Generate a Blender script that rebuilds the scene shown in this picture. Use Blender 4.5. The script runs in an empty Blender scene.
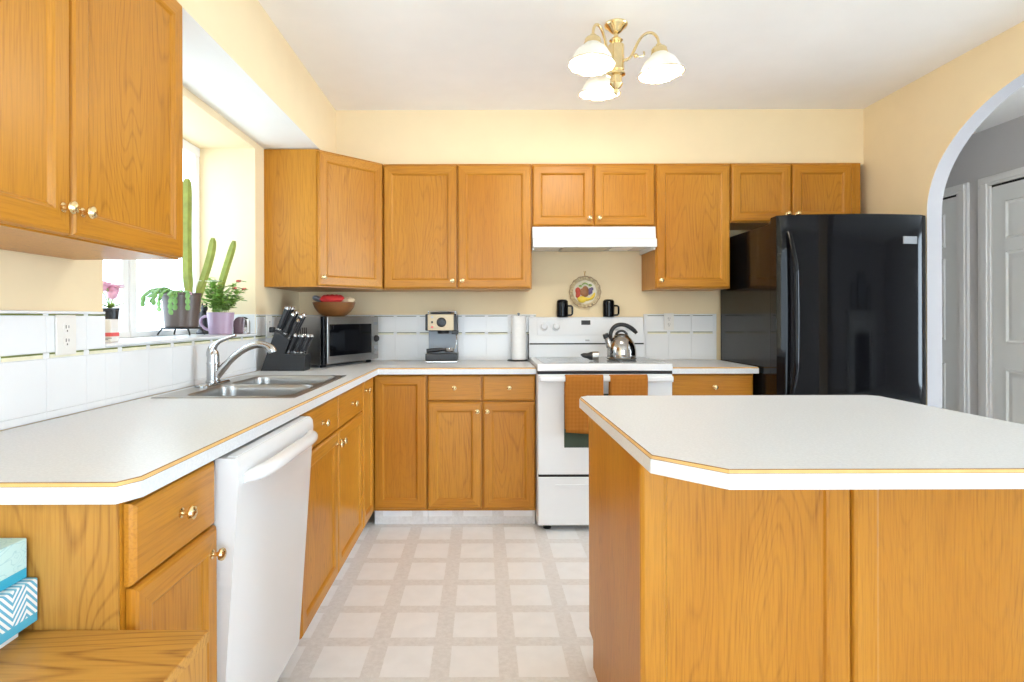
import bpy, bmesh, math, random
from mathutils import Vector, Matrix
random.seed(7)
C = bpy.context.scene.collection
SC = bpy.context.scene
PI = math.pi

# ------------------------------------------------------------------ camera, sky, exposure
F_PX, VPX, VPY, CAM_Z = 592.0, 483.0, 318.0, 1.2
cam_d = bpy.data.cameras.new('camera'); cam = bpy.data.objects.new('camera', cam_d); C.objects.link(cam)
cam.location = (0, 0, CAM_Z); cam.rotation_euler = (math.radians(90), math.radians(0.15), 0)
cam_d.sensor_width = 36; cam_d.lens = 36 * F_PX / 1024
cam_d.shift_x = (512 - VPX) / 1024; cam_d.shift_y = (VPY - 341) / 1024
cam_d.clip_start = 0.02
SC.camera = cam
w = bpy.data.worlds.new('sky'); SC.world = w; w.use_nodes = True
bg = w.node_tree.nodes['Background']; bg.inputs[0].default_value = (0.71, 0.865, 1.0, 1)
# overcast sky, brighter towards the sun behind the house (-y, +x) than on the kitchen window side (-x)
_t = w.node_tree; _g = _t.nodes.new('ShaderNodeTexCoord'); _dp = _t.nodes.new('ShaderNodeVectorMath'); _dp.operation = 'DOT_PRODUCT'
_dp.inputs[1].default_value = (0.97, -0.243, 0.0); _t.links.new(_g.outputs['Generated'], _dp.inputs[0])
_mr = _t.nodes.new('ShaderNodeMapRange'); _mr.interpolation_type = 'SMOOTHSTEP'
_mr.inputs[1].default_value = -0.9; _mr.inputs[2].default_value = 0.24; _mr.inputs[3].default_value = 5.2; _mr.inputs[4].default_value = 7.8
_m2 = _t.nodes.new('ShaderNodeMapRange'); _m2.interpolation_type = 'SMOOTHSTEP'; _ad = _t.nodes.new('ShaderNodeMath'); _ad.operation = 'ADD'
_m2.inputs[1].default_value = 0.3; _m2.inputs[2].default_value = 1.0; _m2.inputs[3].default_value = 0.0; _m2.inputs[4].default_value = 15.0
_t.links.new(_dp.outputs['Value'], _mr.inputs[0]); _t.links.new(_dp.outputs['Value'], _m2.inputs[0])
_t.links.new(_mr.outputs[0], _ad.inputs[0]); _t.links.new(_m2.outputs[0], _ad.inputs[1]); _t.links.new(_ad.outputs[0], bg.inputs[1])
SC.view_settings.view_transform = 'Standard'; SC.view_settings.look = 'None'
SC.view_settings.gamma = 1; SC.view_settings.use_curve_mapping = False
SC.view_settings.exposure = -0.10
SC.cycles.use_denoising = True
SC.cycles.max_bounces = 14; SC.cycles.diffuse_bounces = 10; SC.cycles.glossy_bounces = 5
SC.cycles.transparent_max_bounces = 12; SC.cycles.sample_clamp_indirect = 8

def portal(name, loc, rot, sx, sy):
    d = bpy.data.lights.new(name, 'AREA'); d.shape = 'RECTANGLE'; d.size = sx; d.size_y = sy
    d.cycles.is_portal = True
    o = bpy.data.objects.new(name, d); o.location = loc; o.rotation_euler = rot; C.objects.link(o)
# daylight comes in through the kitchen window, the patio opening behind, and the living room window
portal('kitchen_window_portal', (-1.62, 2.55, 1.62), (0, -PI/2, 0), 1.0, 1.3)
portal('patio_portal', (0.45, -3.3, 1.15), (PI/2, 0, PI), 3.3, 2.3)
portal('living_window_portal', (8.1, 1.2, 1.3), (0, PI/2, 0), 2.2, 3.9)

# ------------------------------------------------------------------ mesh helpers
class MB:
    def __init__(s, M=None): s.v = []; s.f = []; s.m = []; s.M = M
    def add(s, vs, fs, m=0):
        o = len(s.v)
        s.v += [(s.M @ Vector(v)) if s.M else Vector(v) for v in vs]
        for k, f in enumerate(fs):
            s.f.append([i + o for i in f]); s.m.append(m[k] if isinstance(m, (list, tuple)) else m)
        return s
    def box(s, x0, x1, y0, y1, z0, z1, m=0, bev=0, seg=2):
        if x0 > x1: x0, x1 = x1, x0
        if y0 > y1: y0, y1 = y1, y0
        if z0 > z1: z0, z1 = z1, z0
        if bev:
            b = bmesh.new(); bmesh.ops.create_cube(b, size=1)
            for v in b.verts:
                v.co = Vector(((x0+x1)/2 + v.co.x*(x1-x0), (y0+y1)/2 + v.co.y*(y1-y0), (z0+z1)/2 + v.co.z*(z1-z0)))
            bmesh.ops.bevel(b, geom=b.edges[:], offset=bev, segments=seg, affect='EDGES', profile=0.5)
            b.verts.index_update()
            s.add([v.co.copy() for v in b.verts], [[v.index for v in f.verts] for f in b.faces], m); b.free()
            return s
        return s.add([(x0,y0,z0),(x1,y0,z0),(x1,y1,z0),(x0,y1,z0),(x0,y0,z1),(x1,y0,z1),(x1,y1,z1),(x0,y1,z1)],
                     [[0,3,2,1],[4,5,6,7],[0,1,5,4],[1,2,6,5],[2,3,7,6],[3,0,4,7]], m)
    def loft(s, rings, m=0, cap0=True, cap1=True, closed=True):
        n = len(rings[0]); vs = [p for r in rings for p in r]; fs = []; ms = []
        for i in range(len(rings)-1):
            mm = m[i] if isinstance(m, (list, tuple)) else m
            for j in range(n if closed else n-1):
                k = (j+1) % n
                fs.append([i*n+j, i*n+k, (i+1)*n+k, (i+1)*n+j]); ms.append(mm)
        m0 = m[0] if isinstance(m, (list, tuple)) else m; m1 = m[-1] if isinstance(m, (list, tuple)) else m
        if cap0: fs.append(list(range(n))[::-1]); ms.append(m0)
        if cap1: fs.append([(len(rings)-1)*n + j for j in range(n)]); ms.append(m1)
        return s.add(vs, fs, ms)
    def lathe(s, prof, c=(0,0,0), ax=(0,0,1), n=24, m=0, mod=None, cap=True):
        ax = Vector(ax).normalized(); q = ax.to_track_quat('Z', 'Y').to_matrix(); c = Vector(c)
        rings = []
        for i, (r, h) in enumerate(prof):
            ring = []
            for k in range(n):
                a = 2*PI*k/n; rr = max(r, 1e-5) * (mod(a, i) if mod else 1)
                ring.append(c + q @ Vector((rr*math.cos(a), rr*math.sin(a), h)))
            rings.append(ring)
        return s.loft(rings, m, cap, cap)
    def tube(s, pts, r, n=10, m=0, rib=None, cap=True, flat=1.0):
        pts = [Vector(p) for p in pts]; rings = []; up = None
        for i, p in enumerate(pts):
            t = (pts[min(i+1, len(pts)-1)] - pts[max(i-1, 0)]).normalized()
            if up is None:
                up = Vector((0,0,1)) if abs(t.z) < 0.9 else Vector((0,1,0))
            a = (up - t*up.dot(t)).normalized(); b = t.cross(a); up = a
            rr = r[i] if isinstance(r, (list, tuple)) else r
            rings.append([p + (a*math.cos(2*PI*k/n)*flat + b*math.sin(2*PI*k/n)) * rr * (rib(2*PI*k/n) if rib else 1) for k in range(n)])
        return s.loft(rings, m, cap, cap)
    def prism(s, poly, a0, a1, plane='xy', m=0):
        def P(p, h):
            return {'xy': (p[0], p[1], h), 'xz': (p[0], h, p[1]), 'yz': (h, p[0], p[1])}[plane]
        return s.loft([[P(p, a0) for p in poly], [P(p, a1) for p in poly]], m)
    def ball(s, c, r, n=16, m=0, sc=(1,1,1)):
        k = n // 2
        rings = []
        for i in range(k+1):
            th = PI * i / k
            rr = max(math.sin(th), 1e-4)
            rings.append([(c[0]+sc[0]*r*rr*math.cos(2*PI*j/n), c[1]+sc[1]*r*rr*math.sin(2*PI*j/n), c[2]-sc[2]*r*math.cos(th)) for j in range(n)])
        return s.loft(rings, m)
    def build(s, name, mats, parent=None, local=False, angle=35, recalc=True):
        vs = s.v; loc = None
        if parent is not None and not local:
            inv = wmat(parent).inverted(); vs = [inv @ v for v in vs]
        elif parent is None:
            xs = [v.x for v in vs]; ys = [v.y for v in vs]; zs = [v.z for v in vs]
            loc = Vector(((min(xs)+max(xs))/2, (min(ys)+max(ys))/2, min(zs))); vs = [v - loc for v in vs]
        me = bpy.data.meshes.new(name); me.from_pydata([tuple(v) for v in vs], [], s.f)
        mats = mats if isinstance(mats, (list, tuple)) else [mats]
        for mt in mats: me.materials.append(mt)
        for p, mi in zip(me.polygons, s.m): p.material_index = mi
        if recalc:
            b = bmesh.new(); b.from_mesh(me); bmesh.ops.recalc_face_normals(b, faces=b.faces[:]); b.to_mesh(me); b.free()
        for p in me.polygons: p.use_smooth = True
        me.set_sharp_from_angle(angle=math.radians(angle))
        o = bpy.data.objects.new(name, me); C.objects.link(o)
        wn = o.modifiers.new('weighted_normal', 'WEIGHTED_NORMAL'); wn.mode = 'FACE_AREA'; wn.weight = 100; wn.keep_sharp = True
        if parent is not None: o.parent = parent
        if loc is not None: o.location = loc
        return o

def wmat(o):
    m = Matrix.Translation(o.location) @ o.rotation_euler.to_matrix().to_4x4()
    return (wmat(o.parent) @ m) if o.parent else m
def thing(name, label, cat, loc, rz=0, group=None):
    o = bpy.data.objects.new(name, None); C.objects.link(o); o.empty_display_size = 0.05
    o.location = loc; o.rotation_euler = (0, 0, rz)
    return tag(o, label, cat, group)
def tag(o, label, cat, group=None):
    o['label'] = label; o['category'] = cat; o['kind'] = 'thing'
    if group: o['group'] = group
    return o
def struct(o, label=None):
    o['kind'] = 'structure'
    if label: o['label'] = label
    return o
def rrect(x0, x1, y0, y1, r, z, n=5):
    pts = []
    for cx, cy, a0 in ((x1-r, y1-r, 0), (x0+r, y1-r, PI/2), (x0+r, y0+r, PI), (x1-r, y0+r, 1.5*PI)):
        for k in range(n+1):
            a = a0 + PI/2*k/n; pts.append((cx + r*math.cos(a), cy + r*math.sin(a), z))
    return pts
def bez(p, n=12):
    p = [Vector(q) for q in p]; out = []
    for i in range(n+1):
        t = i/n; q = p[:]
        while len(q) > 1: q = [q[k].lerp(q[k+1], t) for k in range(len(q)-1)]
        out.append(q[0])
    return out

# ------------------------------------------------------------------ materials
class NT:
    def __init__(s, name):
        s.mat = bpy.data.materials.new(name); s.mat.use_nodes = True
        s.t = s.mat.node_tree; s.b = s.t.nodes['Principled BSDF']; s.out = s.t.nodes['Material Output']
    def n(s, typ, **kw):
        x = s.t.nodes.new(typ)
        for k, v in kw.items(): setattr(x, k, v)
        return x
    def l(s, a, b): s.t.links.new(a, b)
    def val(s, inp, x):
        if hasattr(x, 'is_linked'): s.l(x, inp)
        else: inp.default_value = x
    def math(s, op, a, b=0.0, c=None):
        x = s.n('ShaderNodeMath', operation=op); s.val(x.inputs[0], a); s.val(x.inputs[1], b)
        if c is not None: s.val(x.inputs[2], c)
        return x.outputs[0]
    def mix(s, f, a, b, bt='MIX'):
        x = s.n('ShaderNodeMix', data_type='RGBA', blend_type=bt)
        s.val(x.inputs[0], f)
        s.val(x.inputs[6], a if hasattr(a, 'is_linked') else (*a[:3], 1)); s.val(x.inputs[7], b if hasattr(b, 'is_linked') else (*b[:3], 1))
        return x.outputs[2]
    def pos(s, kind='Object'):
        if kind == 'World': return s.n('ShaderNodeNewGeometry').outputs['Position']
        return s.n('ShaderNodeTexCoord').outputs[kind]
    def noise(s, vec, scale, detail=3, rough=0.5, dist=0.0):
        x = s.n('ShaderNodeTexNoise'); s.l(vec, x.inputs['Vector'])
        x.inputs['Scale'].default_value = scale; x.inputs['Detail'].default_value = detail
        x.inputs['Roughness'].default_value = rough; x.inputs['Distortion'].default_value = dist
        return x.outputs[0]
    def ramp(s, f, a, b):
        x = s.n('ShaderNodeMapRange'); s.l(f, x.inputs[0]); x.inputs[1].default_value = a; x.inputs[2].default_value = b
        return x.outputs[0]
    def bump(s, h, st=0.2, d=0.002):
        x = s.n('ShaderNodeBump'); x.inputs['Strength'].default_value = st; x.inputs['Distance'].default_value = d
        s.l(h, x.inputs['Height']); s.l(x.outputs[0], s.b.inputs['Normal'])
    def set(s, col=None, rough=None, metal=None, spec=None, coat=None):
        b = s.b
        if col is not None: s.val(b.inputs['Base Color'], col if hasattr(col, 'is_linked') else (*col[:3], 1))
        if rough is not None: s.val(b.inputs['Roughness'], rough)
        if metal is not None: b.inputs['Metallic'].default_value = metal
        if spec is not None: b.inputs['Specular IOR Level'].default_value = spec
        if coat is not None: b.inputs['Coat Weight'].default_value = coat; b.inputs['Coat Roughness'].default_value = 0.12
        return s.mat
def plain(name, col, rough=0.5, metal=0, spec=0.5, coat=None, var=0.04, vs=6.0):
    t = NT(name); nz = t.noise(t.pos('World'), vs, 3)
    c = t.mix(t.ramp(nz, 0.3, 0.7), [x*(1-var) for x in col], [min(1, x*(1+var)) for x in col])
    return t.set(c, rough, metal, spec, coat)

def oak(name, axis, light, mid, dark, rough=0.34, cath=1.0, ringw=0.55, mmin=0.25, along=0.85):
    """golden oak veneer; grain runs along 'axis'"""
    t = NT(name)
    co = t.pos('World')
    info = t.n('ShaderNodeObjectInfo')
    off = t.n('ShaderNodeVectorMath', operation='SCALE'); cmb = t.n('ShaderNodeCombineXYZ')
    for i in range(3): t.l(info.outputs['Random'], cmb.inputs[i])
    t.l(cmb.outputs[0], off.inputs[0]); off.inputs[3].default_value = 9.0
    ad = t.n('ShaderNodeVectorMath', operation='ADD'); t.l(co, ad.inputs[0]); t.l(off.outputs[0], ad.inputs[1])
    def mapped(across, along):
        m = t.n('ShaderNodeMapping'); t.l(ad.outputs[0], m.inputs[0])
        sc = [across]*3; sc['xyz'.index(axis)] = along
        m.inputs['Scale'].default_value = sc
        return m.outputs[0]
    # broad figure: thin contour lines of a stretched noise read as cathedral arches
    base = t.noise(mapped(5.5, along), 1.0, 1.5, 0.4, 0.12)
    rings = t.math('FRACT', t.math('MULTIPLY', base, 30.0 * cath))
    rings = t.ramp(t.math('ABSOLUTE', t.math('SUBTRACT', rings, 0.5)), 0.31, 0.5)
    mask = t.ramp(t.noise(mapped(2.2, 0.5), 1.0, 2), 0.36, 0.60)
    pores = t.ramp(t.noise(mapped(210.0, 7.0), 1.0, 3, 0.6), 0.45, 0.66)
    fine = t.noise(mapped(420.0, 12.0), 1.0, 2, 0.6)
    broad = t.ramp(t.noise(mapped(2.5, 0.8), 1.0, 2), 0.3, 0.7)
    c = t.mix(broad, mid, light)
    rm = t.math('MULTIPLY', rings, t.math('ADD', t.math('MULTIPLY', mask, 1.0-mmin), mmin))
    c = t.mix(t.math('MULTIPLY', t.math('MULTIPLY', rm, t.math('ADD', t.math('MULTIPLY', pores, 0.5), 0.5)), ringw), c, dark)
    c = t.mix(t.math('MULTIPLY', pores, 0.30), c, dark)
    c = t.mix(t.math('MULTIPLY', t.ramp(fine, 0.35, 0.75), 0.18), c, mid)
    t.bump(t.math('MULTIPLY', pores, -1.0), 0.08, 0.0006)
    return t.set(c, rough, 0, 0.32)
OL, OM, OD = (0.53, 0.235, 0.026), (0.44, 0.168, 0.009), (0.19, 0.058, 0.003)
OAK = {a: oak('golden_oak_grain_' + a, a, OL, OM, OD) for a in 'xyz'}
OAKS = {a: oak('straight_grain_oak_' + a, a, OL, OM, OD, 0.34, 0.8, 0.30, 0.2, 0.22) for a in 'xyz'}
BL, BM, BD = (0.54, 0.28, 0.060), (0.45, 0.21, 0.035), (0.22, 0.08, 0.014)
OAKB = {a: oak('strong_grain_oak_' + a, a, BL, BM, BD, 0.4, 1.15, 1.0, 0.8, 1.1 if a == 'z' else 0.42) for a in 'xyz'}
wall_m = plain('cream_yellow_paint', (0.80, 0.655, 0.425), 0.65, spec=0.25, var=0.015)
white_m = plain('white_ceiling_paint', (0.90, 0.88, 0.855), 0.8, spec=0.2, var=0.012)
soff_m = plain('soffit_white_paint', (0.85, 0.84, 0.80), 0.7, spec=0.2, var=0.01)
lilac_m = plain('pale_grey_arch_paint', (0.48, 0.462, 0.475), 0.6, spec=0.3, var=0.012)
hall_m = plain('grey_hall_paint', (0.60, 0.57, 0.56), 0.7, spec=0.2, var=0.012)
hdoor_m = plain('off_white_door_paint', (0.84, 0.83, 0.80), 0.4, var=0.01)
casing_m = plain('white_trim_paint', (0.86, 0.83, 0.80), 0.4, var=0.01)
tile_m = plain('glossy_white_tile', (0.80, 0.805, 0.81), 0.18, spec=0.5, var=0.012)
grout_m = plain('pale_grout', (0.79, 0.785, 0.775), 0.8, var=0.02)
green_m = plain('olive_green_liner', (0.17, 0.20, 0.045), 0.4, var=0.15, vs=30)
grey_line_m = plain('grey_green_liner', (0.20, 0.21, 0.14), 0.4, var=0.15, vs=30)
yellow_m = plain('pale_yellow_liner', (0.78, 0.74, 0.56), 0.35, var=0.06, vs=30)
lam_t = NT('white_speckled_laminate')
_n = lam_t.noise(lam_t.pos('World'), 160, 4, 0.7); _n2 = lam_t.noise(lam_t.pos('World'), 9, 3)
_c = lam_t.mix(lam_t.ramp(_n, 0.42, 0.62), (0.66, 0.685, 0.71), (0.74, 0.765, 0.79))
laminate_m = lam_t.set(lam_t.mix(lam_t.math('MULTIPLY', lam_t.ramp(_n2, 0.3, 0.7), 0.25), _c, (0.70, 0.72, 0.74)), 0.34, 0, 0.4)
strip_m = plain('oak_edge_strip', (0.72, 0.44, 0.16), 0.4, var=0.08, vs=30)
joint_m = plain('brown_joint_line', (0.22, 0.10, 0.03), 0.6, var=0.1)
appl_m = plain('white_enamel', (0.765, 0.775, 0.79), 0.22, spec=0.5, var=0.006)
appl2_m = plain('white_enamel_panel', (0.735, 0.75, 0.77), 0.3, spec=0.5, var=0.006)
black_m = plain('gloss_black', (0.004, 0.004, 0.005), 0.06, spec=0.20, var=0.05)
badge_m = plain('satin_silver_badge', (0.22, 0.22, 0.225), 0.5, 0.0)
black_side_m = plain('black_textured_side', (0.005, 0.005, 0.006), 0.12, spec=0.5, var=0.05); black_side_m.node_tree.nodes['Principled BSDF'].inputs['IOR'].default_value = 1.33
blackp_m = plain('black_plastic', (0.012, 0.012, 0.014), 0.38, var=0.08)
gap_m = plain('dark_gap', (0.015, 0.013, 0.012), 0.7)
glassc_m = plain('grey_glass_cooktop', (0.30, 0.32, 0.34), 0.08, spec=0.6, var=0.25, vs=40)
ovenw_m = plain('oven_window_glass', (0.055, 0.085, 0.065), 0.1, var=0.1)
brass_m = plain('polished_brass', (0.84, 0.68, 0.38), 0.18, 1.0, var=0.05, vs=60)
steel_t = NT('brushed_steel')
_m = steel_t.n('ShaderNodeMapping'); steel_t.l(steel_t.pos('World'), _m.inputs[0]); _m.inputs['Scale'].default_value = (8, 8, 400)
_n = steel_t.noise(_m.outputs[0], 1.0, 2)
steel_m = steel_t.set(steel_t.mix(_n, (0.36, 0.35, 0.335), (0.48, 0.47, 0.455)), 0.30, 1.0)
chrome_m = plain('satin_nickel', (0.50, 0.50, 0.50), 0.22, 1.0, var=0.03)
mirror_m = plain('polished_steel', (0.42, 0.40, 0.375), 0.09, 1.0, var=0.03)
champ_m = plain('champagne_steel', (0.40, 0.31, 0.20), 0.35, 0.5, var=0.04)
greyp_m = plain('grey_plastic', (0.28, 0.31, 0.35), 0.4, var=0.05)
plate_m = plain('ivory_outlet_plastic', (0.78, 0.75, 0.70), 0.35, var=0.01)
slot_m = plain('outlet_slot', (0.12, 0.10, 0.09), 0.6)
paper_m = plain('white_paper_towel', (0.86, 0.855, 0.85), 0.9, spec=0.1, var=0.02, vs=50)
terra_m = plain('brown_ceramic_pot', (0.095, 0.066, 0.053), 0.35, var=0.05)
soil_m = plain('dark_soil', (0.05, 0.035, 0.025), 0.95, var=0.3, vs=90)
mauve_m = plain('mauve_glaze', (0.38, 0.265, 0.355), 0.25, var=0.04)
cactus_m = plain('cactus_green', (0.27, 0.31, 0.055), 0.55, var=0.18, vs=25)
leaf_m = plain('leaf_green', (0.26, 0.43, 0.08), 0.5, var=0.3, vs=40)
leaf2_m = plain('pale_succulent_green', (0.15, 0.30, 0.075), 0.5, var=0.2, vs=40)
pink_m = plain('pink_petals', (0.74, 0.40, 0.54), 0.6, var=0.15, vs=60)
red_m = plain('red_petals', (0.62, 0.13, 0.10), 0.6, var=0.15, vs=60)
redb_m = plain('red_print', (0.68, 0.10, 0.10), 0.5, var=0.03)
card_m = plain('white_card', (0.80, 0.78, 0.75), 0.6, var=0.01)
ink_m = plain('grey_print', (0.22, 0.22, 0.24), 0.6, var=0.2, vs=300)
string_m = plain('white_string', (0.85, 0.85, 0.82), 0.7)
wicker_t = NT('woven_wooden_bowl')
_wv = wicker_t.n('ShaderNodeTexWave', wave_type='BANDS', bands_direction='Z'); wicker_t.l(wicker_t.pos('Object'), _wv.inputs['Vector'])
_wv.inputs['Scale'].default_value = 45; _wv.inputs['Distortion'].default_value = 3; _wv.inputs['Detail Scale'].default_value = 3
wicker_m = wicker_t.set(wicker_t.mix(_wv.outputs[1], (0.13, 0.045, 0.010), (0.27, 0.11, 0.03)), 0.4)
redpk_m = plain('red_packet', (0.70, 0.05, 0.05), 0.3, var=0.1, vs=40)
beige_m = plain('beige_packet', (0.70, 0.55, 0.36), 0.5, var=0.1, vs=40)
bulb_m = bpy.data.materials.new('lit_bulb'); bulb_m.use_nodes = True
_b = bulb_m.node_tree.nodes['Principled BSDF']; _b.inputs['Emission Color'].default_value = (1, 0.93, 0.80, 1); _b.inputs['Emission Strength'].default_value = 4
shade_t = NT('frosted_glass_shade')
_d = shade_t.n('ShaderNodeBsdfDiffuse'); _d.inputs[0].default_value = (0.88, 0.86, 0.80, 1)
_tr = shade_t.n('ShaderNodeBsdfTranslucent'); _tr.inputs[0].default_value = (0.95, 0.92, 0.84, 1)
_mx = shade_t.n('ShaderNodeMixShader'); _mx.inputs[0].default_value = 0.05
shade_t.l(_d.outputs[0], _mx.inputs[1]); shade_t.l(_tr.outputs[0], _mx.inputs[2])
_gl = shade_t.n('ShaderNodeBsdfGlossy'); _gl.inputs['Roughness'].default_value = 0.1
_mx2 = shade_t.n('ShaderNodeMixShader'); _mx2.inputs[0].default_value = 0.06
shade_t.l(_mx.outputs[0], _mx2.inputs[1]); shade_t.l(_gl.outputs[0], _mx2.inputs[2]); shade_t.l(_mx2.outputs[0], shade_t.out.inputs[0])
shade_m = shade_t.mat
pane_t = NT('clear_window_glass')
_ta = pane_t.n('ShaderNodeBsdfTransparent'); _g = pane_t.n('ShaderNodeBsdfGlossy'); _g.inputs['Roughness'].default_value = 0.0
_lw = pane_t.n('ShaderNodeLayerWeight'); _lw.inputs[0].default_value = 0.5
_fr = pane_t.math('ADD', pane_t.math('MULTIPLY', pane_t.math('POWER', _lw.outputs['Facing'], 5.0), 0.5), 0.03)
_mx = pane_t.n('ShaderNodeMixShader'); pane_t.l(_fr, _mx.inputs[0]); pane_t.l(_ta.outputs[0], _mx.inputs[1]); pane_t.l(_g.outputs[0], _mx.inputs[2])
pane_t.l(_mx.outputs[0], pane_t.out.inputs[0])
pane_m = pane_t.mat

def vinyl(name, ax, ay, ox, oy, px=0.234, py=0.2463, fx=0.168/0.234, fy=0.188/0.2463):
    t = NT(name); p = t.pos('World'); sp = t.n('ShaderNodeSeparateXYZ'); t.l(p, sp.inputs[0])
    wob = t.math('MULTIPLY', t.math('SUBTRACT', t.noise(p, 60, 3), 0.5), 0.006)
    u = t.math('FRACT', t.math('DIVIDE', t.math('ADD', t.math('ADD', sp.outputs[ax], -ox + 40*px), wob), px))
    v = t.math('FRACT', t.math('DIVIDE', t.math('ADD', t.math('ADD', sp.outputs[ay], -oy + 40*py), wob), py))
    sq = t.math('MULTIPLY', t.math('LESS_THAN', u, fx), t.math('LESS_THAN', v, fy))
    sp1 = t.ramp(t.noise(p, 45, 5, 0.75), 0.36, 0.64); sp2 = t.noise(p, 14, 3)
    band = t.mix(sp1, (0.69, 0.68, 0.67), (0.80, 0.795, 0.79))
    squ = t.mix(t.ramp(sp2, 0.35, 0.65), (0.84, 0.85, 0.86), (0.88, 0.89, 0.90))
    return t.set(t.mix(sq, band, squ), 0.36, 0, 0.4)
floor_m = vinyl('patterned_vinyl_floor', 0, 1, -0.117, 3.21)
toe_x_m = vinyl('vinyl_toe_back', 0, 2, -0.117, 0.045)
toe_y_m = vinyl('vinyl_toe_side', 1, 2, 3.21, 0.045, px=0.2463, fx=0.188/0.2463)
carpet_m = plain('beige_carpet', (0.42, 0.36, 0.30), 0.95, spec=0.1, var=0.1, vs=60)

def towel_material():
    t = NT('rust_waffle_cloth'); co = t.pos('Object'); sp = t.n('ShaderNodeSeparateXYZ'); t.l(co, sp.inputs[0])
    a = t.math('SINE', t.math('MULTIPLY', t.math('ADD', sp.outputs[0], sp.outputs[2]), 420))
    b = t.math('SINE', t.math('MULTIPLY', t.math('SUBTRACT', sp.outputs[0], sp.outputs[2]), 420))
    h = t.math('MULTIPLY', a, b)
    c = t.mix(t.ramp(h, -0.8, 0.8), (0.30, 0.10, 0.016), (0.46, 0.18, 0.03))
    t.bump(h, 0.5, 0.003)
    return t.set(c, 0.9, 0, 0.1)
towel_m = towel_material()

def chevron_material():
    t = NT('blue_zigzag_print'); co = t.pos('Object'); sp = t.n('ShaderNodeSeparateXYZ'); t.l(co, sp.inputs[0])
    y, z = sp.outputs[1], sp.outputs[2]
    tri = t.math('ABSOLUTE', t.math('SUBTRACT', t.math('FRACT', t.math('MULTIPLY', t.math('ADD', y, 5.0), 17)), 0.5))
    s = t.math('FRACT', t.math('ADD', t.math('MULTIPLY', z, 78), t.math('MULTIPLY', tri, 5.2)))
    st = t.math('GREATER_THAN', s, 0.52)
    c = t.mix(st, (0.84, 0.86, 0.86), (0.12, 0.42, 0.60))
    c = t.mix(t.math('LESS_THAN', z, 0.016), c, (0.08, 0.42, 0.60))
    return t.set(c, 0.45)
def mint_material():
    t = NT('mint_leaf_print'); co = t.pos('Object'); sp = t.n('ShaderNodeSeparateXYZ'); t.l(co, sp.inputs[0])
    m = t.n('ShaderNodeMapping'); t.l(co, m.inputs[0]); m.inputs['Scale'].default_value = (20, 16, 40)
    nz = t.noise(m.outputs[0], 1.0, 2, 0.5, 0.6)
    ln = t.ramp(t.math('ABSOLUTE', t.math('SUBTRACT', t.math('FRACT', t.math('MULTIPLY', nz, 9)), 0.5)), 0.36, 0.5)
    c = t.mix(t.math('MULTIPLY', ln, 0.6), (0.50, 0.72, 0.72), (0.24, 0.50, 0.56))
    c = t.mix(t.math('LESS_THAN', sp.outputs[2], 0.018), c, (0.03, 0.36, 0.52))
    return t.set(c, 0.45)

# ------------------------------------------------------------------ room dimensions
XL, XR, YB, ZC = -1.23, 2.39, 3.97, 2.505
WY0, WY1, WZ0, WZ1, WX = 1.916, 3.20, 1.12, 2.12, -1.557      # window recess
REAR, XE = -3.3, 8.1
mb = MB().box(XL-0.5, XE, REAR-0.05, 5.6, -0.06, 0.0, 0); struct(mb.build('floor', [floor_m]))
mb = MB().box(XL-0.5, XE, REAR-0.05, 5.6, ZC, ZC+0.06, 0); struct(mb.build('ceiling', [white_m]))
# left wall with the deep boxed window recess
T = 0.12
mb = MB()
mb.box(XL-T, XL, REAR, YB+T, 0, WZ0-0.03); mb.box(XL-T, XL, REAR, YB+T, WZ1, ZC)
mb.box(XL-T, XL, REAR, WY0, WZ0-0.03, WZ1); mb.box(XL-T, XL, WY1, YB+T, WZ0-0.03, WZ1)
mb.box(WX-0.05, XL-T, WY0-0.1, WY0, WZ0-0.1, WZ1+0.1); mb.box(WX-0.05, XL-T, WY1, WY1+0.1, WZ0-0.1, WZ1+0.1)
mb.box(WX-0.05, XL-T, WY0, WY1, WZ1, WZ1+0.1)
struct(mb.build('wall_left', wall_m))
mb = MB().box(WX-0.06, XL, WY0, WY1, WZ0-0.03, WZ0-0.001); mb.box(WX-0.06, XL+0.011, WY0, WY1, WZ0-0.011, WZ0, bev=0.003)
struct(mb.build('trim_1', tile_m), 'white tiled window sill')
mb = MB().box(XL, XR, YB, YB+T, 0, ZC); struct(mb.build('wall_back', wall_m))
# soffit above the wall cabinets: left run then back run
mb = MB()
def sof(x0, x1, y0, y1):
    z = 2.157
    mb.add([(x0,y0,z),(x1,y0,z),(x1,y1,z),(x0,y1,z)], [[0,1,2,3]], 1)
    mb.add([(x0,y0,z),(x1,y0,z),(x1,y1,z),(x0,y1,z),(x0,y0,ZC),(x1,y0,ZC),(x1,y1,ZC),(x0,y1,ZC)], [[0,1,5,4],[1,2,6,5],[2,3,7,6],[3,0,4,7]], 0)
sof(XL, -0.92, REAR, YB); sof(-0.92, XR, 3.714, YB)
struct(mb.build('trim_2', [wall_m, soff_m]), 'boxed soffit over the wall cabinets')
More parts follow.
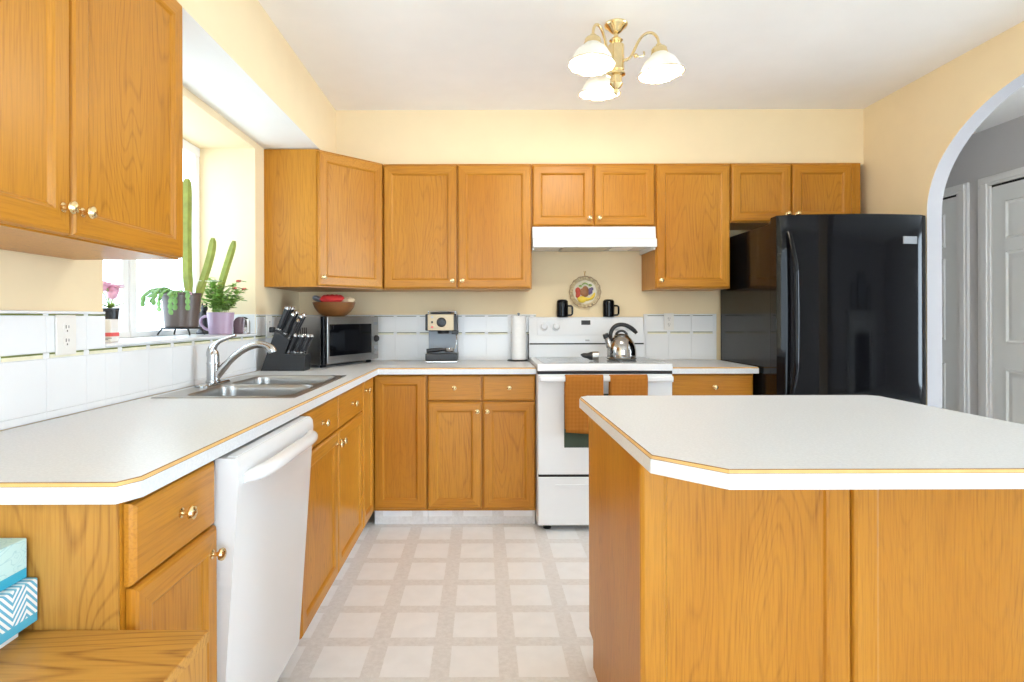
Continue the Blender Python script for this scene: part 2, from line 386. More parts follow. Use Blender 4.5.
# right wall with arch
AC, AA, AB, AZ = 2.435, 0.75, 0.53, 1.76
RT = 0.08; RY0 = 1.3
arch = [(AC + AA*math.cos(PI*k/40), AZ + AB*math.sin(PI*k/40)) for k in range(41)]
mb = MB()
def wall_face(x, m):
    pts = [(AC+AA, 0)] + arch + [(AC-AA, 0)]
    vs = []; fs = []
    top = [(y, ZC) for y, z in pts]
    for i in range(len(pts)-1):
        o = len(vs); vs += [(x, *pts[i]), (x, *pts[i+1]), (x, *top[i+1]), (x, *top[i])]; fs.append([o, o+1, o+2, o+3])
    o = len(vs); vs += [(x, AC+AA, 0), (x, YB+T, 0), (x, YB+T, ZC), (x, AC+AA, ZC)]; fs.append([o, o+1, o+2, o+3])
    o = len(vs); vs += [(x, RY0, 0), (x, AC-AA, 0), (x, AC-AA, ZC), (x, RY0, ZC)]; fs.append([o, o+1, o+2, o+3])
    mb.add(vs, fs, m)
wall_face(XR, 0); wall_face(XR+RT, 2)
pts = [(AC+AA, 0)] + arch + [(AC-AA, 0)]
mb.loft([[(XR, *p) for p in pts], [(XR+RT, *p) for p in pts]], 1, False, False, closed=False)
mb.add([(XR, RY0, 0), (XR+RT, RY0, 0), (XR+RT, RY0, ZC), (XR, RY0, ZC)], [[0,1,2,3]], 0)
struct(mb.build('wall_right', [wall_m, lilac_m, hall_m], recalc=False))
# hall beyond the arch
HX = 3.28
mb = MB().box(HX, HX+0.1, 2.9, 5.5, 0, ZC); struct(mb.build('wall_hall', hall_m))
mb = MB().box(XR, HX+0.1, 5.4, 5.5, 0, ZC); mb.box(XR, XR+RT, YB+T, 5.4, 0, ZC); struct(mb.build('wall_hall_end', hall_m))
mb = MB().box(XR+RT, HX, 1.4, 5.4, 2.42, 2.46); struct(mb.build('ceiling_hall', white_m))
# rear of the house: patio opening, living room with window on the far side
mb = MB()
mb.box(XL-T, -1.2, REAR-0.1, REAR, 0, ZC); mb.box(2.1, XE, REAR-0.1, REAR, 0, ZC); mb.box(-1.2, 2.1, REAR-0.1, REAR, 2.3, ZC)
struct(mb.build('wall_rear', hall_m))
mb = MB()
mb.box(XE, XE+0.1, REAR, -0.75, 0, ZC); mb.box(XE, XE+0.1, 3.15, 5.5, 0, ZC)
mb.box(XE, XE+0.1, -0.75, 3.15, 0, 0.2); mb.box(XE, XE+0.1, -0.75, 3.15, 2.4, ZC)
struct(mb.build('wall_living', hall_m))
mb = MB().box(HX+0.1, XE, 5.4, 5.5, 0, ZC); struct(mb.build('wall_living_end', hall_m))

# kitchen window: two sashes with a thick meeting stile
def window(nm, M_, y0, y1, z0, z1, fw):
    win = MB(M_); win.box(-0.03, 0.03, y0, y1, z0, z0+fw*0.5, bev=0.004); win.box(-0.03, 0.03, y0, y1, z1-fw, z1, bev=0.004)
    win.box(-0.028, 0.028, y0, y0+fw, z0+fw*0.5, z1-fw, bev=0.004); win.box(-0.028, 0.028, y1-fw, y1, z0+fw*0.5, z1-fw, bev=0.004)
    yc = (y0+y1)/2
    win.box(-0.035, 0.028, yc-0.045, yc-0.001, z0+0.001, z1-0.001, bev=0.003); win.box(-0.025, 0.036, yc+0.001, yc+0.045, z0+0.001, z1-0.001, bev=0.003)
    w_ = struct(win.build(nm, white_frame_m))
    g = MB(M_)
    for a, b in ((y0+fw, yc-0.045), (yc+0.045, y1-fw)): g.box(-0.003, 0.003, a, b, z0+fw*0.5, z1-fw)
    g.build('pane', pane_m, w_)
white_frame_m = plain('white_vinyl_frame', (0.84, 0.83, 0.83), 0.35, var=0.01)
window('window_1', Matrix.Translation((WX, 0, 0)), WY0, WY1, WZ0, WZ1, 0.05)
window('window_2', Matrix.Translation((0.45, REAR-0.05, 0)) @ Matrix.Rotation(PI/2, 4, 'Z'), -1.65, 1.65, 0.0, 2.3, 0.06)
window('window_3', Matrix.Translation((XE+0.05, 1.2, 0)), -1.95, 1.95, 0.2, 2.4, 0.06)

# hall doors: six-panel slabs with casings
def hall_door(nm, ya, yb):
    x = HX
    m = MB(); W = yb-ya
    m.box(x-0.008, x+0.028, ya, yb, 0.01, 2.03)
    s = 0.108; mid = 0.09; pw = (W-2*s-mid)/2
    for k in range(2):
        a = ya + s + k*(pw+mid); b = a+pw
        for z0, z1 in ((0.23, 0.86), (1.045, 1.60), (1.70, 1.915)):
            def ring(i, dx): return [(x-0.008+dx, a+i, z0+i), (x-0.008+dx, b-i, z0+i), (x-0.008+dx, b-i, z1-i), (x-0.008+dx, a+i, z1-i)]
            m.loft([ring(-0.012, -0.0004), ring(-0.004, -0.009), ring(0.008, 0.0), ring(0.02, -0.0005), ring(0.045, -0.010)], 0, False, True)
    d = struct(m.build(nm, hdoor_m))
    c = MB()
    for y0, y1 in ((ya-0.103, ya-0.01), (yb+0.01, yb+0.103)):
        c.box(x-0.018, x+0.02, y0, y1, 0, 2.0445, bev=0.003); c.box(x-0.026, x-0.010, y0+0.02, y1-0.03, 0, 2.0615, bev=0.003)
    c.box(x-0.0175, x+0.02, ya-0.103, yb+0.103, 2.045, 2.105, bev=0.003); c.box(x-0.0255, x-0.010, ya-0.08, yb+0.08, 2.062, 2.095, bev=0.003)
    c.build('casing', casing_m, d)
    g = MB().box(x-0.003, x+0.02, ya-0.011, yb+0.011, 2.028, 2.047); g.build('gap', gap_m, d)
hall_door('door_1', 3.04, 3.80); hall_door('door_2', 4.09, 4.85)

# ------------------------------------------------------------------ backsplash tiles
def backsplash(nm, M, u0, u1, period, phase, seg, line_m, zones):
    """M maps (u, n, z); zones = list of (ua, ub, ztop)"""
    m = MB(M)
    for ua, ub, zt in zones:
        m.box(ua, ub, 0, 0.004, 0.918, zt, 1)
        k = math.floor((ua-phase)/period)
        while phase + k*period < ub:
            a = max(ua, phase + k*period - 0.0120); b = min(ub, phase + (k+1)*period - 0.0128)
            if b - a > 0.012:
                for z0, z1 in ((0.9185, 0.9395), (0.941, 1.0885)) + (((1.106, 1.2095),) if zt > 1.15 else ()):
                    m.box(a, b, 0.002, 0.0075, z0, min(z1, zt), 0, bev=0.0007, seg=1)
            s0 = max(ua, phase + k*period); s1 = min(ub, phase + k*period + seg)
            if s1 - s0 > 0.01:
                m.box(s0, s1, 0.002, 0.0085, 1.1005, 1.1050, 2); m.box(s0, s1, 0.002, 0.008, 1.0905, 1.1002, 3)
                if zt > 1.15: m.box(s0, s1, 0.002, 0.0085, 1.2105, 1.2145, 2)
            g0 = max(ua, s1 + 0.0015) if s1 > ua else ua; g1 = min(ub, phase + (k+1)*period - 0.0015)
            if g1 - g0 > 0.006: m.box(g0, g1, 0.002, 0.0078, 1.0905, 1.1045, 0)
            k += 1
        if zt > 1.15: m.box(ua, ub, 0.002, 0.009, 1.215, 1.2235, 0, bev=0.002, seg=1)
    return m.build(nm, [tile_m, grout_m, line_m, yellow_m])
ML = Matrix(((0, 1, 0, XL), (1, 0, 0, 0), (0, 0, 1, 0), (0, 0, 0, 1)))      # u = y, n = +x
MBK = Matrix(((1, 0, 0, 0), (0, -1, 0, YB), (0, 0, 1, 0), (0, 0, 0, 1)))    # u = x, n = -y
struct(backsplash('trim_3', ML, 0, 0, 0.168, 1.670, 0.141, green_m, [(1.03, WY0, 1.2235), (WY0, WY1, 1.105), (WY1, YB-0.009, 1.2235)]), 'white tile backsplash on the left wall')
struct(backsplash('trim_4', MBK, 0, 0, 0.1525, -0.118, 0.129, grey_line_m, [(XL+0.01, 0.355, 1.2235), (1.075, 1.563, 1.2235)]), 'white tile backsplash on the back wall')
m = MB(Matrix.Translation((0, WY1, 0)))
m.box(WX+0.035, XL-0.002, -0.006, -0.0005, WZ0, 1.2235, 0, bev=0.001, seg=1); m.box(WX+0.18, WX+0.182, -0.0065, -0.005, WZ0, 1.2235, 1)
struct(m.build('trim_5', [tile_m, grout_m]), 'white tile at the side of the window recess')

# ------------------------------------------------------------------ cabinets
def frame_of(origin, ang):
    """local x = along the front, local -y = outwards"""
    return Matrix.Translation(origin) @ Matrix.Rotation(ang, 4, 'Z')
def front(m, u0, u1, z0, z1, n0, t, fw, rail=1, stile=0):
    """overlay door or drawer front, outward = -y ; fw None = slab"""
    def ring(i, y): return [(u0+i, -y, z0+i), (u1-i, -y, z0+i), (u1-i, -y, z1-i), (u0+i, -y, z1-i)]
    seq = [ring(0, n0), ring(0, n0+t-0.010), ring(0.003, n0+t-0.004), ring(0.009, n0+t)]
    if fw: seq += [ring(fw-0.006, n0+t), ring(fw, n0+t-0.003), ring(fw+0.004, n0+t-0.009), ring(fw+0.006, n0+t-0.010)]
    for i in range(len(seq)-1):
        a, b = seq[i], seq[i+1]
        m.add(a+b, [[0,1,5,4],[1,2,6,5],[2,3,7,6],[3,0,4,7]], [rail, stile, rail, stile] if fw else [rail]*4)
    m.add(seq[-1], [[0,1,2,3]], 2 if fw else rail); m.add(seq[0], [[3,2,1,0]], stile)
def knob_mesh(M, u, n, z, r=0.0145):
    m = MB(M)
    m.lathe([(0.0, 0), (0.0105, 0), (0.0105, 0.002), (0.006, 0.004), (0.0045, 0.010), (0.0055, 0.014), (0.0125, 0.018), (r, 0.0225), (0.013, 0.027), (0.008, 0.030), (0, 0.031)], (u, -n, z), (0, -1, 0), 16)
    return m
def cabinet(name, label, M, W, D, z0, z1, doors=(), drawers=(), toe=None, toe_m=None, fw=0.055, mat=OAK, grain_u='x', group=None, top=True, stiles=(), rails=(), knob_r=0.0145):
    base = M @ Vector((W/2, D/2, 0 if toe else z0))
    r = thing(name, label, 'cabinet', base, 0, group)
    b = MB(M); t = 0.018
    b.box(0, t, 0.02, D, z0, z1); b.box(W-t, W, 0.02, D, z0, z1); b.box(t, W-t, 0.02, D-0.006, z0, z0+t); b.box(t, W-t, D-0.006, D, z0, z1)
    if top: b.box(t, W-t, 0.02, D-0.006, z1-t, z1)
    b.box(0, 0.035, 0, 0.02, z0, z1); b.box(W-0.035, W, 0, 0.02, z0, z1)
    b.box(0.035, W-0.035, 0, 0.02, z1-0.035, z1, 1); b.box(0.035, W-0.035, 0, 0.02, z0, z0+0.035, 1)
    for s in stiles: b.box(s-0.03, s+0.03, 0, 0.02, z0+0.035, z1-0.035)
    for s in rails: b.box(0.035, W-0.035, 0.0005, 0.02, s-0.022, s+0.022, 1)
    b.build('body', [mat['z'], mat[grain_u]], r)
    if toe:
        k = MB(M); k.box(0, W, toe[1], toe[1]+0.015, 0, toe[0]); k.box(0, 0.015, toe[1]+0.015, D, 0, toe[0]); k.box(W-0.015, W, toe[1]+0.015, D, 0, toe[0])
        k.build('toe_kick', toe_m, r)
    for (a, c, za, zc, kn) in doors:
        m = MB(M); front(m, a, c, za, zc, 0.001, 0.019, fw); d = m.build('door', [OAKS['z'], OAKS[grain_u], mat['z']], r, angle=18)
        if kn: knob_mesh(M, kn[0], 0.020, kn[1], knob_r).build('knob', brass_m, d)
    for (a, c, za, zc, kn) in drawers:
        m = MB(M); front(m, a, c, za, zc, 0.001, 0.019, None); d = m.build('drawer', [OAKS['z'], OAKS[grain_u]], r, angle=24)
        if kn: knob_mesh(M, kn[0], 0.020, kn[1], knob_r).build('knob', brass_m, d)
    return r
UZ0, UZ1 = 1.378, 2.152
UF = 3.659                                                     # carcass front of the back wall cabinets
def back_upper(label, x0, x1, z0, ndoor, knobs, filler=0.0):
    W = x1-x0; M = frame_of((x0, UF, 0), 0)
    g = 0.004; doors = []
    dw = (W-filler)/ndoor
    for k in range(ndoor):
        a = k*dw + g; c = (k+1)*dw - g
        doors.append((a, c, z0+0.006, UZ1-0.012, knobs[k] and ((c-0.026) if knobs[k] == 'r' else (a+0.026), z0+0.050)))
    return cabinet('wall_cabinet', label, M, W, YB-UF, z0, UZ1, doors, stiles=([dw] if ndoor == 2 else []) + ([W-0.062] if filler else []), knob_r=0.0115)
back_upper('tall two-door oak wall cabinet above the espresso machine', -0.615, 0.3015, UZ0, 2, 'rl')
back_upper('short two-door oak wall cabinet directly above the white range hood', 0.3035, 1.0625, 1.762, 2, 'rl')
back_upper('single-door oak wall cabinet between range hood and refrigerator', 1.0645, 1.526, UZ0, 1, 'l')
back_upper('short two-door oak wall cabinet high above the black refrigerator', 1.528, 2.335, 1.785, 2, 'rl', 0.058)
# corner cabinet with a diagonal door
r = thing('wall_cabinet', 'oak corner wall cabinet with angled door above the microwave oven', 'cabinet', (-0.95, 3.7, UZ0))
P0, P1 = (-0.935, 3.328), (-0.617, 3.650)
poly = [(XL+0.001, 3.328), P0, P1, (-0.617, YB-0.001), (XL+0.001, YB-0.001)]
m = MB().prism(poly, UZ0, UZ1); m.build('body', OAK['z'], r)
Ld = math.dist(P0, P1); Md = frame_of((P0[0], P0[1], 0), math.atan2(P1[1]-P0[1], P1[0]-P0[0]))
m = MB(Md); front(m, 0.004, Ld-0.012, UZ0+0.006, UZ1-0.010, 0.001, 0.019, 0.055); d = m.build('door', [OAKS['z'], OAKS['x'], OAK['z']], r, angle=18)
knob_mesh(Md, 0.03, 0.020, UZ0+0.055, 0.0115).build('knob', brass_m, d)
# left wall cabinet
LF = XL + 0.315
M = frame_of((LF, 0.845, 0), PI/2)
cabinet('wall_cabinet', 'oak wall cabinet on the left wall beside the window, seen close up', M, 0.935, 0.312, UZ0, UZ1,
        [(0.004, 0.445, UZ0+0.004, UZ1-0.012, (0.417, UZ0+0.060)), (0.450, 0.931, UZ0+0.004, UZ1-0.012, (0.478, UZ0+0.060))], stiles=[0.447], grain_u='y')

# base cabinets on the left run (front faces +x)
BF = -0.637; ZB, ZT = 0.093, 0.878; DZ0, DZ1 = 0.726, 0.873; BZ0, BZ1 = 0.108, 0.720
def left_base(label, y0, y1, doors, drawers, stiles=(), rails=(0.724,), top=True):
    M = frame_of((BF, y0, 0), PI/2)
    f = lambda L: [(a-y0, c-y0, za, zc, (k[0]-y0, k[1]) if k else None) for a, c, za, zc, k in L]
    cabinet('base_cabinet', label, M, y1-y0, BF-XL-0.002, ZB, ZT, f(doors), f(drawers), (ZB, 0.06), toe_y_m, grain_u='y', stiles=[s-y0 for s in stiles], rails=rails, top=top, mat=OAK)
left_base('narrow oak base cabinet at the near end, drawer over door beside dishwasher', 1.04, 1.378,
          [(1.052, 1.377, BZ0, BZ1, (1.345, 0.665))], [(1.046, 1.366, DZ0, DZ1, (1.208, 0.804))])
left_base('oak sink base cabinet with two doors and two brass-knobbed drawer fronts', 2.006, 3.050,
          [(2.012, 2.519, BZ0, BZ1, (2.49, 0.672)), (2.525, 3.040, BZ0, BZ1, (2.555, 0.672))],
          [(2.012, 2.519, DZ0, DZ1, (2.265, 0.80)), (2.525, 3.040, DZ0, DZ1, (2.785, 0.80))], stiles=(2.522,), top=False)
left_base('slim full-height oak base cabinet door in the inner corner of the run', 3.052, 3.365,
          [(3.062, 3.335, BZ0, DZ1, (3.10, 0.822))], [], rails=())
# end panel of the near cabinet: heavier grained veneer facing the room
m = MB().box(XL+0.001, BF-0.002, 1.034, 1.0395, 0.0, ZT); tag(m.build('end_panel', OAKB['z']), 'broad oak end panel closing the counter run behind the tissue boxes', 'panel')
# base cabinets on the back run (front faces -y)
BFY = 3.405
def back_base(label, x0, x1, doors, drawers, stiles=(), rails=(0.724,)):
    M = frame_of((x0, BFY, 0), 0)
    f = lambda L: [(a-x0, c-x0, za, zc, (k[0]-x0, k[1]) if k else None) for a, c, za, zc, k in L]
    cabinet('base_cabinet', label, M, x1-x0, YB-BFY-0.01, ZB, ZT, f(doors), f(drawers), (ZB, 0.045), toe_x_m, grain_u='x', stiles=[s-x0 for s in stiles], rails=rails, knob_r=0.012)
back_base('oak corner base cabinet with one full-height door facing the room', -0.634, -0.3235, [(-0.628, -0.327, BZ0, DZ1, None)], [], rails=())
back_base('oak base cabinet left of the white range, two drawers over two doors', -0.322, 0.300,
          [(-0.318, -0.010, BZ0, BZ1, (-0.034, 0.668)), (-0.002, 0.296, BZ0, BZ1, (0.022, 0.668))],
          [(-0.318, -0.010, DZ0, DZ1, (-0.164, 0.803)), (-0.002, 0.296, DZ0, DZ1, (0.147, 0.803))], stiles=(-0.006,))
back_base('small oak base cabinet between range and refrigerator, single drawer showing', 1.066, 1.552,
          [(1.072, 1.546, BZ0, BZ1, (1.10, 0.668))], [(1.072, 1.546, DZ0, DZ1, (1.322, 0.803))])

# ------------------------------------------------------------------ counters
ZK = 0.918
def offset(poly, d):
    """inward offset of a CCW polygon"""
    out = []; n = len(poly)
    for i in range(n):
        p0, p1, p2 = Vector(poly[i-1]), Vector(poly[i]), Vector(poly[(i+1) % n])
        e1 = (p1-p0).normalized(); e2 = (p2-p1).normalized()
        n1 = Vector((-e1.y, e1.x)); n2 = Vector((-e2.y, e2.x))
        b = (n1+n2).normalized(); out.append(p1 + b*(d/max(0.2, b.dot(n1))))
    return out
def counter(name, label, poly, cap=True):
    m = MB(); prof = [(0, 0.8805), (0, 0.9100), (0.0006, 0.9108), (0.0034, 0.9162), (0.0042, ZK)]
    rings = [[(p[0], p[1], z) for p in offset(poly, d)] for d, z in prof]
    m.loft(rings, [0, 2, 1, 2], True, cap)
    if cap: m.m[-1] = 0
    return m, [(p[0], p[1]) for p in offset(poly, 0.0042)]
CX = -0.596
SX0, SX1, SY0, SY1 = -1.178, -0.668, 2.094, 2.900
poly = [(XL+0.009, 1.020), (-0.634, 1.020), (-0.611, 1.062), (CX, 3.361), (0.3005, 3.361), (0.3005, YB-0.009), (XL+0.009, YB-0.009)]
m, ins = counter('countertop', '', poly, cap=False)
hx0, hx1, hy0, hy1 = SX0+0.015, SX1-0.015, SY0+0.015, SY1-0.015
(ax, ay), (bx, by), (cx_, cy_), (dx, dy), (ex, ey), (fx, fy), (gx, gy) = ins
z = ZK
cl = lambda yy: cx_ + (dx-cx_)*(yy-cy_)/(dy-cy_)
m.add([(ax,ay,z),(bx,by,z),(cx_,cy_,z),(cl(hy0),hy0,z),(gx,hy0,z)], [[0,1,2,3,4]], 0)
m.add([(gx,hy0,z),(hx0,hy0,z),(hx0,hy1,z),(gx,hy1,z)], [[0,1,2,3]], 0)
m.add([(hx1,hy0,z),(cl(hy0),hy0,z),(cl(hy1),hy1,z),(hx1,hy1,z)], [[0,1,2,3]], 0)
m.add([(gx,hy1,z),(cl(hy1),hy1,z),(dx,dy,z),(ex,ey,z),(fx,fy,z),(gx,gy,z)], [[0,1,2,3,4,5]], 0)
m.f = [f for f in m.f if not (len(f) == 7)]; m.m = m.m[-len(m.f):] if len(m.m) == len(m.f) else [0, *m.m][-len(m.f):]
tag(m.build('countertop', [laminate_m, strip_m, joint_m], recalc=False), 'white L-shaped laminate countertop with oak edge strip holding the sink', 'countertop')
m, _ = counter('countertop', '', [(1.0635, 3.361), (1.566, 3.361), (1.566, YB-0.009), (1.0635, YB-0.009)])
tag(m.build('countertop', [laminate_m, strip_m, joint_m]), 'short white countertop between the range and the refrigerator', 'countertop')
# island
ipoly = [(0.455, 1.097), (1.30, 1.097), (1.417, 1.205), (1.417, 2.115), (1.387, 2.145), (0.375, 2.145), (0.343, 2.113), (0.343, 1.215)]
m, _ = counter('countertop', '', ipoly)
tag(m.build('countertop', [laminate_m, strip_m, joint_m]), 'white island countertop with clipped corners and oak edge strip', 'countertop')
r = thing('kitchen_island', 'oak panelled kitchen island base under the clipped-corner white top', 'island', (0.88, 1.76, 0))
IX0, IX1, IY0, IY1 = 0.375, 1.385, 1.414, 2.106
m = MB()
side = [(IY0+0.012, 0), (IY1-0.075, 0), (IY1-0.075, 0.093), (IY1, 0.093), (IY1, 0.8795), (IY0+0.012, 0.8795)]
m.prism(side, IX0, IX0+0.018, 'yz'); m.prism(side, IX1-0.018, IX1, 'yz')
m.box(IX0+0.018, IX1-0.018, IY1-0.02, IY1, 0.093, 0.8795); m.box(IX0+0.018, IX1-0.018, IY1-0.09, IY1-0.075, 0, 0.093)
m.box(IX0+0.018, IX1-0.018, IY0+0.012, IY0+0.03, 0, 0.8795)
m.build('body', OAK['z'], r)
MI = frame_of((0, IY0+0.012, 0), 0)
for a, c in ((IX0, 0.878), (0.8825, IX1)):
    m = MB(MI); front(m, a, c, 0.0, 0.8795, 0.0, 0.016, 0.060); m.build('panel', [OAKS['z'], OAKS['x'], OAK['z']], r, angle=18)

# ------------------------------------------------------------------ sink and faucet
r = thing('sink', 'stainless double-bowl sink set into the left countertop', 'sink', ((SX0+SX1)/2, (SY0+SY1)/2, ZK))
ym = (SY0+SY1)/2; zr = ZK+0.004
m = MB()
for (a, b, y0, y1) in ((SY0, ym, SY0+0.035, ym-0.015), (ym, SY1, ym+0.015, SY1-0.035)):
    bx0, bx1 = SX0+0.088, SX1-0.03
    outer = rrect(SX0, SX1, a, b, 0.001, ZK+0.0005); o2 = rrect(SX0+0.003, SX1-0.003, a+(0.003 if a == SY0 else 0), b-(0.003 if b == SY1 else 0), 0.001, zr)
    inner = rrect(bx0, bx1, y0, y1, 0.06, zr)
    m.loft([outer, o2, inner], 0, False, False)
m.build('rim', steel_m, r)
for y0, y1 in ((SY0+0.035, ym-0.015), (ym+0.015, SY1-0.035)):
    bx0, bx1 = SX0+0.088, SX1-0.03; m = MB()
    R = [rrect(bx0+i, bx1-i, y0+i, y1-i, rr, zr-d) for i, d, rr in ((0, 0, .06), (0.004, 0.004, .058), (0.007, 0.02, .056), (0.012, 0.13, .055), (0.03, 0.155, .045), (0.09, 0.160, .03))]
    m.loft(R, 0, False, True); bo = m.build('bowl', steel_m, r)
    d = MB(); d.lathe([(0.0, 0.0), (0.03, 0.0), (0.042, 0.001), (0.044, 0.0025), (0.0, 0.003)], ((bx0+bx1)/2, (y0+y1)/2, zr-0.1615), n=20); d.build('drain', chrome_m, bo)
FX, FY = -1.140, 2.50
r = thing('faucet', 'brushed nickel single-lever kitchen faucet standing behind the sink', 'faucet', (FX, FY, zr))
m = MB(); rr = [rrect(FX-0.028+i, FX+0.028-i, FY-0.125+i, FY+0.125-i, 0.027-i, zr+h) for i, h in ((0, 0.0005), (0, 0.006), (0.006, 0.011))]; m.loft(rr); m.build('deck_plate', chrome_m, r)
m = MB(); m.lathe([(0.030, 0.0111), (0.030, 0.016), (0.026, 0.02), (0.0255, 0.085), (0.027, 0.087), (0.027, 0.092), (0.025, 0.094), (0.024, 0.125), (0.020, 0.14), (0.012, 0.148), (0, 0.149)], (FX, FY, zr)); m.build('body', chrome_m, r)
m = MB(); P = bez([(FX-0.006, FY, zr+0.12), (FX-0.012, FY, zr+0.175), (FX+0.03, FY, zr+0.185), (FX+0.098, FY-0.005, zr+0.208)], 12)
m.tube(P, [0.021, 0.021, 0.020, 0.018, 0.0155, 0.013, 0.011, 0.009, 0.008, 0.0075, 0.007, 0.0065, 0.005], 12); m.build('lever', chrome_m, r)
m = MB(); P = bez([(FX+0.015, FY, zr+0.035), (FX+0.05, FY, zr+0.08), (FX+0.13, FY, zr+0.19), (FX+0.20, FY, zr+0.185), (FX+0.245, FY, zr+0.165), (FX+0.252, FY, zr+0.135)], 20)
m.tube(P, [0.017]*4 + [0.0145]*12 + [0.0155, 0.017, 0.0185, 0.0185, 0.017], 14); m.build('spout', chrome_m, r)

# ------------------------------------------------------------------ dishwasher (door slightly ajar)
r = thing('dishwasher', 'white built-in dishwasher with its door tilted slightly ajar under the counter', 'dishwasher', (-0.85, 1.69, 0))
DY0, DY1 = 1.388, 1.996
m = MB()
m.box(-1.20, -0.66, DY0, DY0+0.02, 0.1, 0.87); m.box(-1.20, -0.66, DY1-0.02, DY1, 0.1, 0.87); m.box(-1.20, -0.66, DY0+0.02, DY1-0.02, 0.85, 0.87); m.box(-1.20, -0.66, DY0+0.02, DY1-0.02, 0.1, 0.13); m.box(-1.20, -1.19, DY0+0.02, DY1-0.02, 0.13, 0.85)
m.build('tub', greyp_m, r)
m = MB(); m.box(-0.72, -0.70, DY0+0.01, DY1-0.01, 0.0, 0.10); m.build('kick_plate', blackp_m, r)
tilt = math.asin(0.052/0.765)
Mt = Matrix.Translation((-0.657, 0, 0.105)) @ Matrix.Rotation(tilt, 4, 'Y')
m = MB(Mt)
zt = 0.768
prof = [(-0.024, 0), (0.030, 0), (0.034, 0.004), (0.034, zt-0.03), (0.030, zt-0.010), (0.020, zt), (-0.024, zt)]
m.prism([(p[0], p[1]) for p in prof], DY0, DY1, 'xz', 0)
dr = m.build('door', appl_m, r)
m = MB(Mt)
P = []; R = []
for k in range(25):
    t = k/24; y = DY0+0.03 + t*(DY1-DY0-0.06); bow = 1-(2*t-1)**4
    P.append((0.032 + 0.036*bow, y, zt-0.052 + 0.010*(1-(2*t-1)**2))); R.append(0.021*(0.65+0.35*min(1, bow*2)))
m.tube(P, R, 14, flat=0.85); m.build('handle', appl_m, dr)
m = MB(Mt); m.box(-0.003, 0.018, DY0+0.02, DY1-0.02, zt, zt+0.002); m.build('control_strip', appl2_m, dr)

# ------------------------------------------------------------------ range
RX0, RX1, RF = 0.3035, 1.0605, 3.305
RC = (RX0+RX1)/2
r = thing('range', 'white freestanding electric range with smooth cooktop between base cabinets', 'range', (RC, 3.62, 0))
m = MB(); m.box(RX0, RX1, RF+0.045, YB-0.01, 0.030, 0.905, bev=0.004); m.build('body', appl_m, r)
m = MB(); m.box(RX0, RX1, RF, 3.90, 0.902, 0.942, bev=0.006, seg=3)
ct = m.build('cooktop', appl_m, r)
m = MB(); m.box(RX0+0.035, RX1-0.035, RF+0.05, 3.875, 0.9422, 0.9448, bev=0.001, seg=1); gl = m.build('glass_surface', glassc_m, ct)
for bx_, by_, br in ((0.48, 3.47, 0.10), (0.88, 3.47, 0.078), (0.48, 3.74, 0.078), (0.88, 3.74, 0.10)):
    m = MB(); m.lathe([(br-0.004, 0), (br, 0), (br, 0.0005), (br-0.004, 0.0005)], (bx_, by_, 0.9449), n=40, cap=False); m.build('burner_ring', greyp_m, ct)
m = MB(); m.prism([(3.90, 0.902), (3.955, 0.902), (3.955, 1.200), (3.945, 1.205), (3.932, 1.205), (3.925, 1.200), (3.905, 1.085), (3.902, 1.05), (3.902, 1.043), (3.900, 1.02)], RX0, RX1, 'yz')
bgd = m.build('backguard', appl_m, r)
m = MB(); m.box(RX0+0.002, RX1-0.002, 3.8985, 3.905, 1.024, 1.033); m.build('vent_slot', gap_m, bgd)
m = MB(); Mg = Matrix.Translation((0, 3.9052, 1.0855)) @ Matrix.Rotation(-math.atan2(0.02, 0.11), 4, 'X')
m = MB(Mg); m.box(RX0+0.055, RX1-0.055, -0.003, 0.002, 0.0, 0.098, bev=0.0015, seg=1); m.build('control_panel', appl2_m, bgd)
for kx in (0.402, 0.482, 0.882, 0.962):
    m = MB(Mg); m.lathe([(0.0, 0), (0.027, 0), (0.027, 0.006), (0.021, 0.010), (0.019, 0.026), (0.016, 0.029), (0, 0.029)], (kx, -0.0032, 0.055), (0, -1, 0), 22)
    m.box(kx-0.004, kx+0.004, -0.037, -0.031, 0.036, 0.074, bev=0.002); m.build('control_knob', appl_m, r)
m = MB(Mg); m.box(RC-0.032, RC+0.028, -0.005, -0.003, 0.068, 0.098); m.build('display', blackp_m, bgd)
m = MB(); m.box(RC-0.008, RC+0.02, 3.9005, 3.9035, 1.046, 1.056, bev=0.001, seg=1); m.build('badge', steel_m, bgd)
m = MB(); m.box(RX0+0.002, RX1-0.002, RF+0.006, RF+0.044, 0.322, 0.884, bev=0.006, seg=3); dr = m.build('oven_door', appl_m, r)
m = MB(); m.box(RX0+0.001, RX1-0.001, RF+0.012, RF+0.043, 0.8845, 0.9015); m.build('vent_gap', gap_m, r)
m = MB(); m.box(0.452, 0.915, RF+0.0035, RF+0.0065, 0.474, 0.775, bev=0.001, seg=1); m.build('window', ovenw_m, dr)
m = MB()
P = [(RX0+0.002, RF-0.010), (RX0+0.002, RF+0.004)]
m.box(RX0+0.008, RX1-0.008, RF-0.042, RF-0.014, 0.846, 0.878, bev=0.010, seg=3)
m.prism([(RX0+0.004, 0.873), (RX0+0.004, 0.842), (RX0+0.06, 0.835), (RX0+0.10, 0.842), (RX0+0.10, 0.873)], RF-0.018, RF+0.006, 'xz')
m.prism([(RX1-0.004, 0.873), (RX1-0.004, 0.842), (RX1-0.06, 0.835), (RX1-0.10, 0.842), (RX1-0.10, 0.873)], RF-0.018, RF+0.006, 'xz')
m.build('handle', appl_m, dr)
m = MB(); m.box(RX0+0.002, RX1-0.002, RF+0.008, RF+0.044, 0.037, 0.308, bev=0.006, seg=3)
dw = m.build('storage_drawer', appl_m, r)
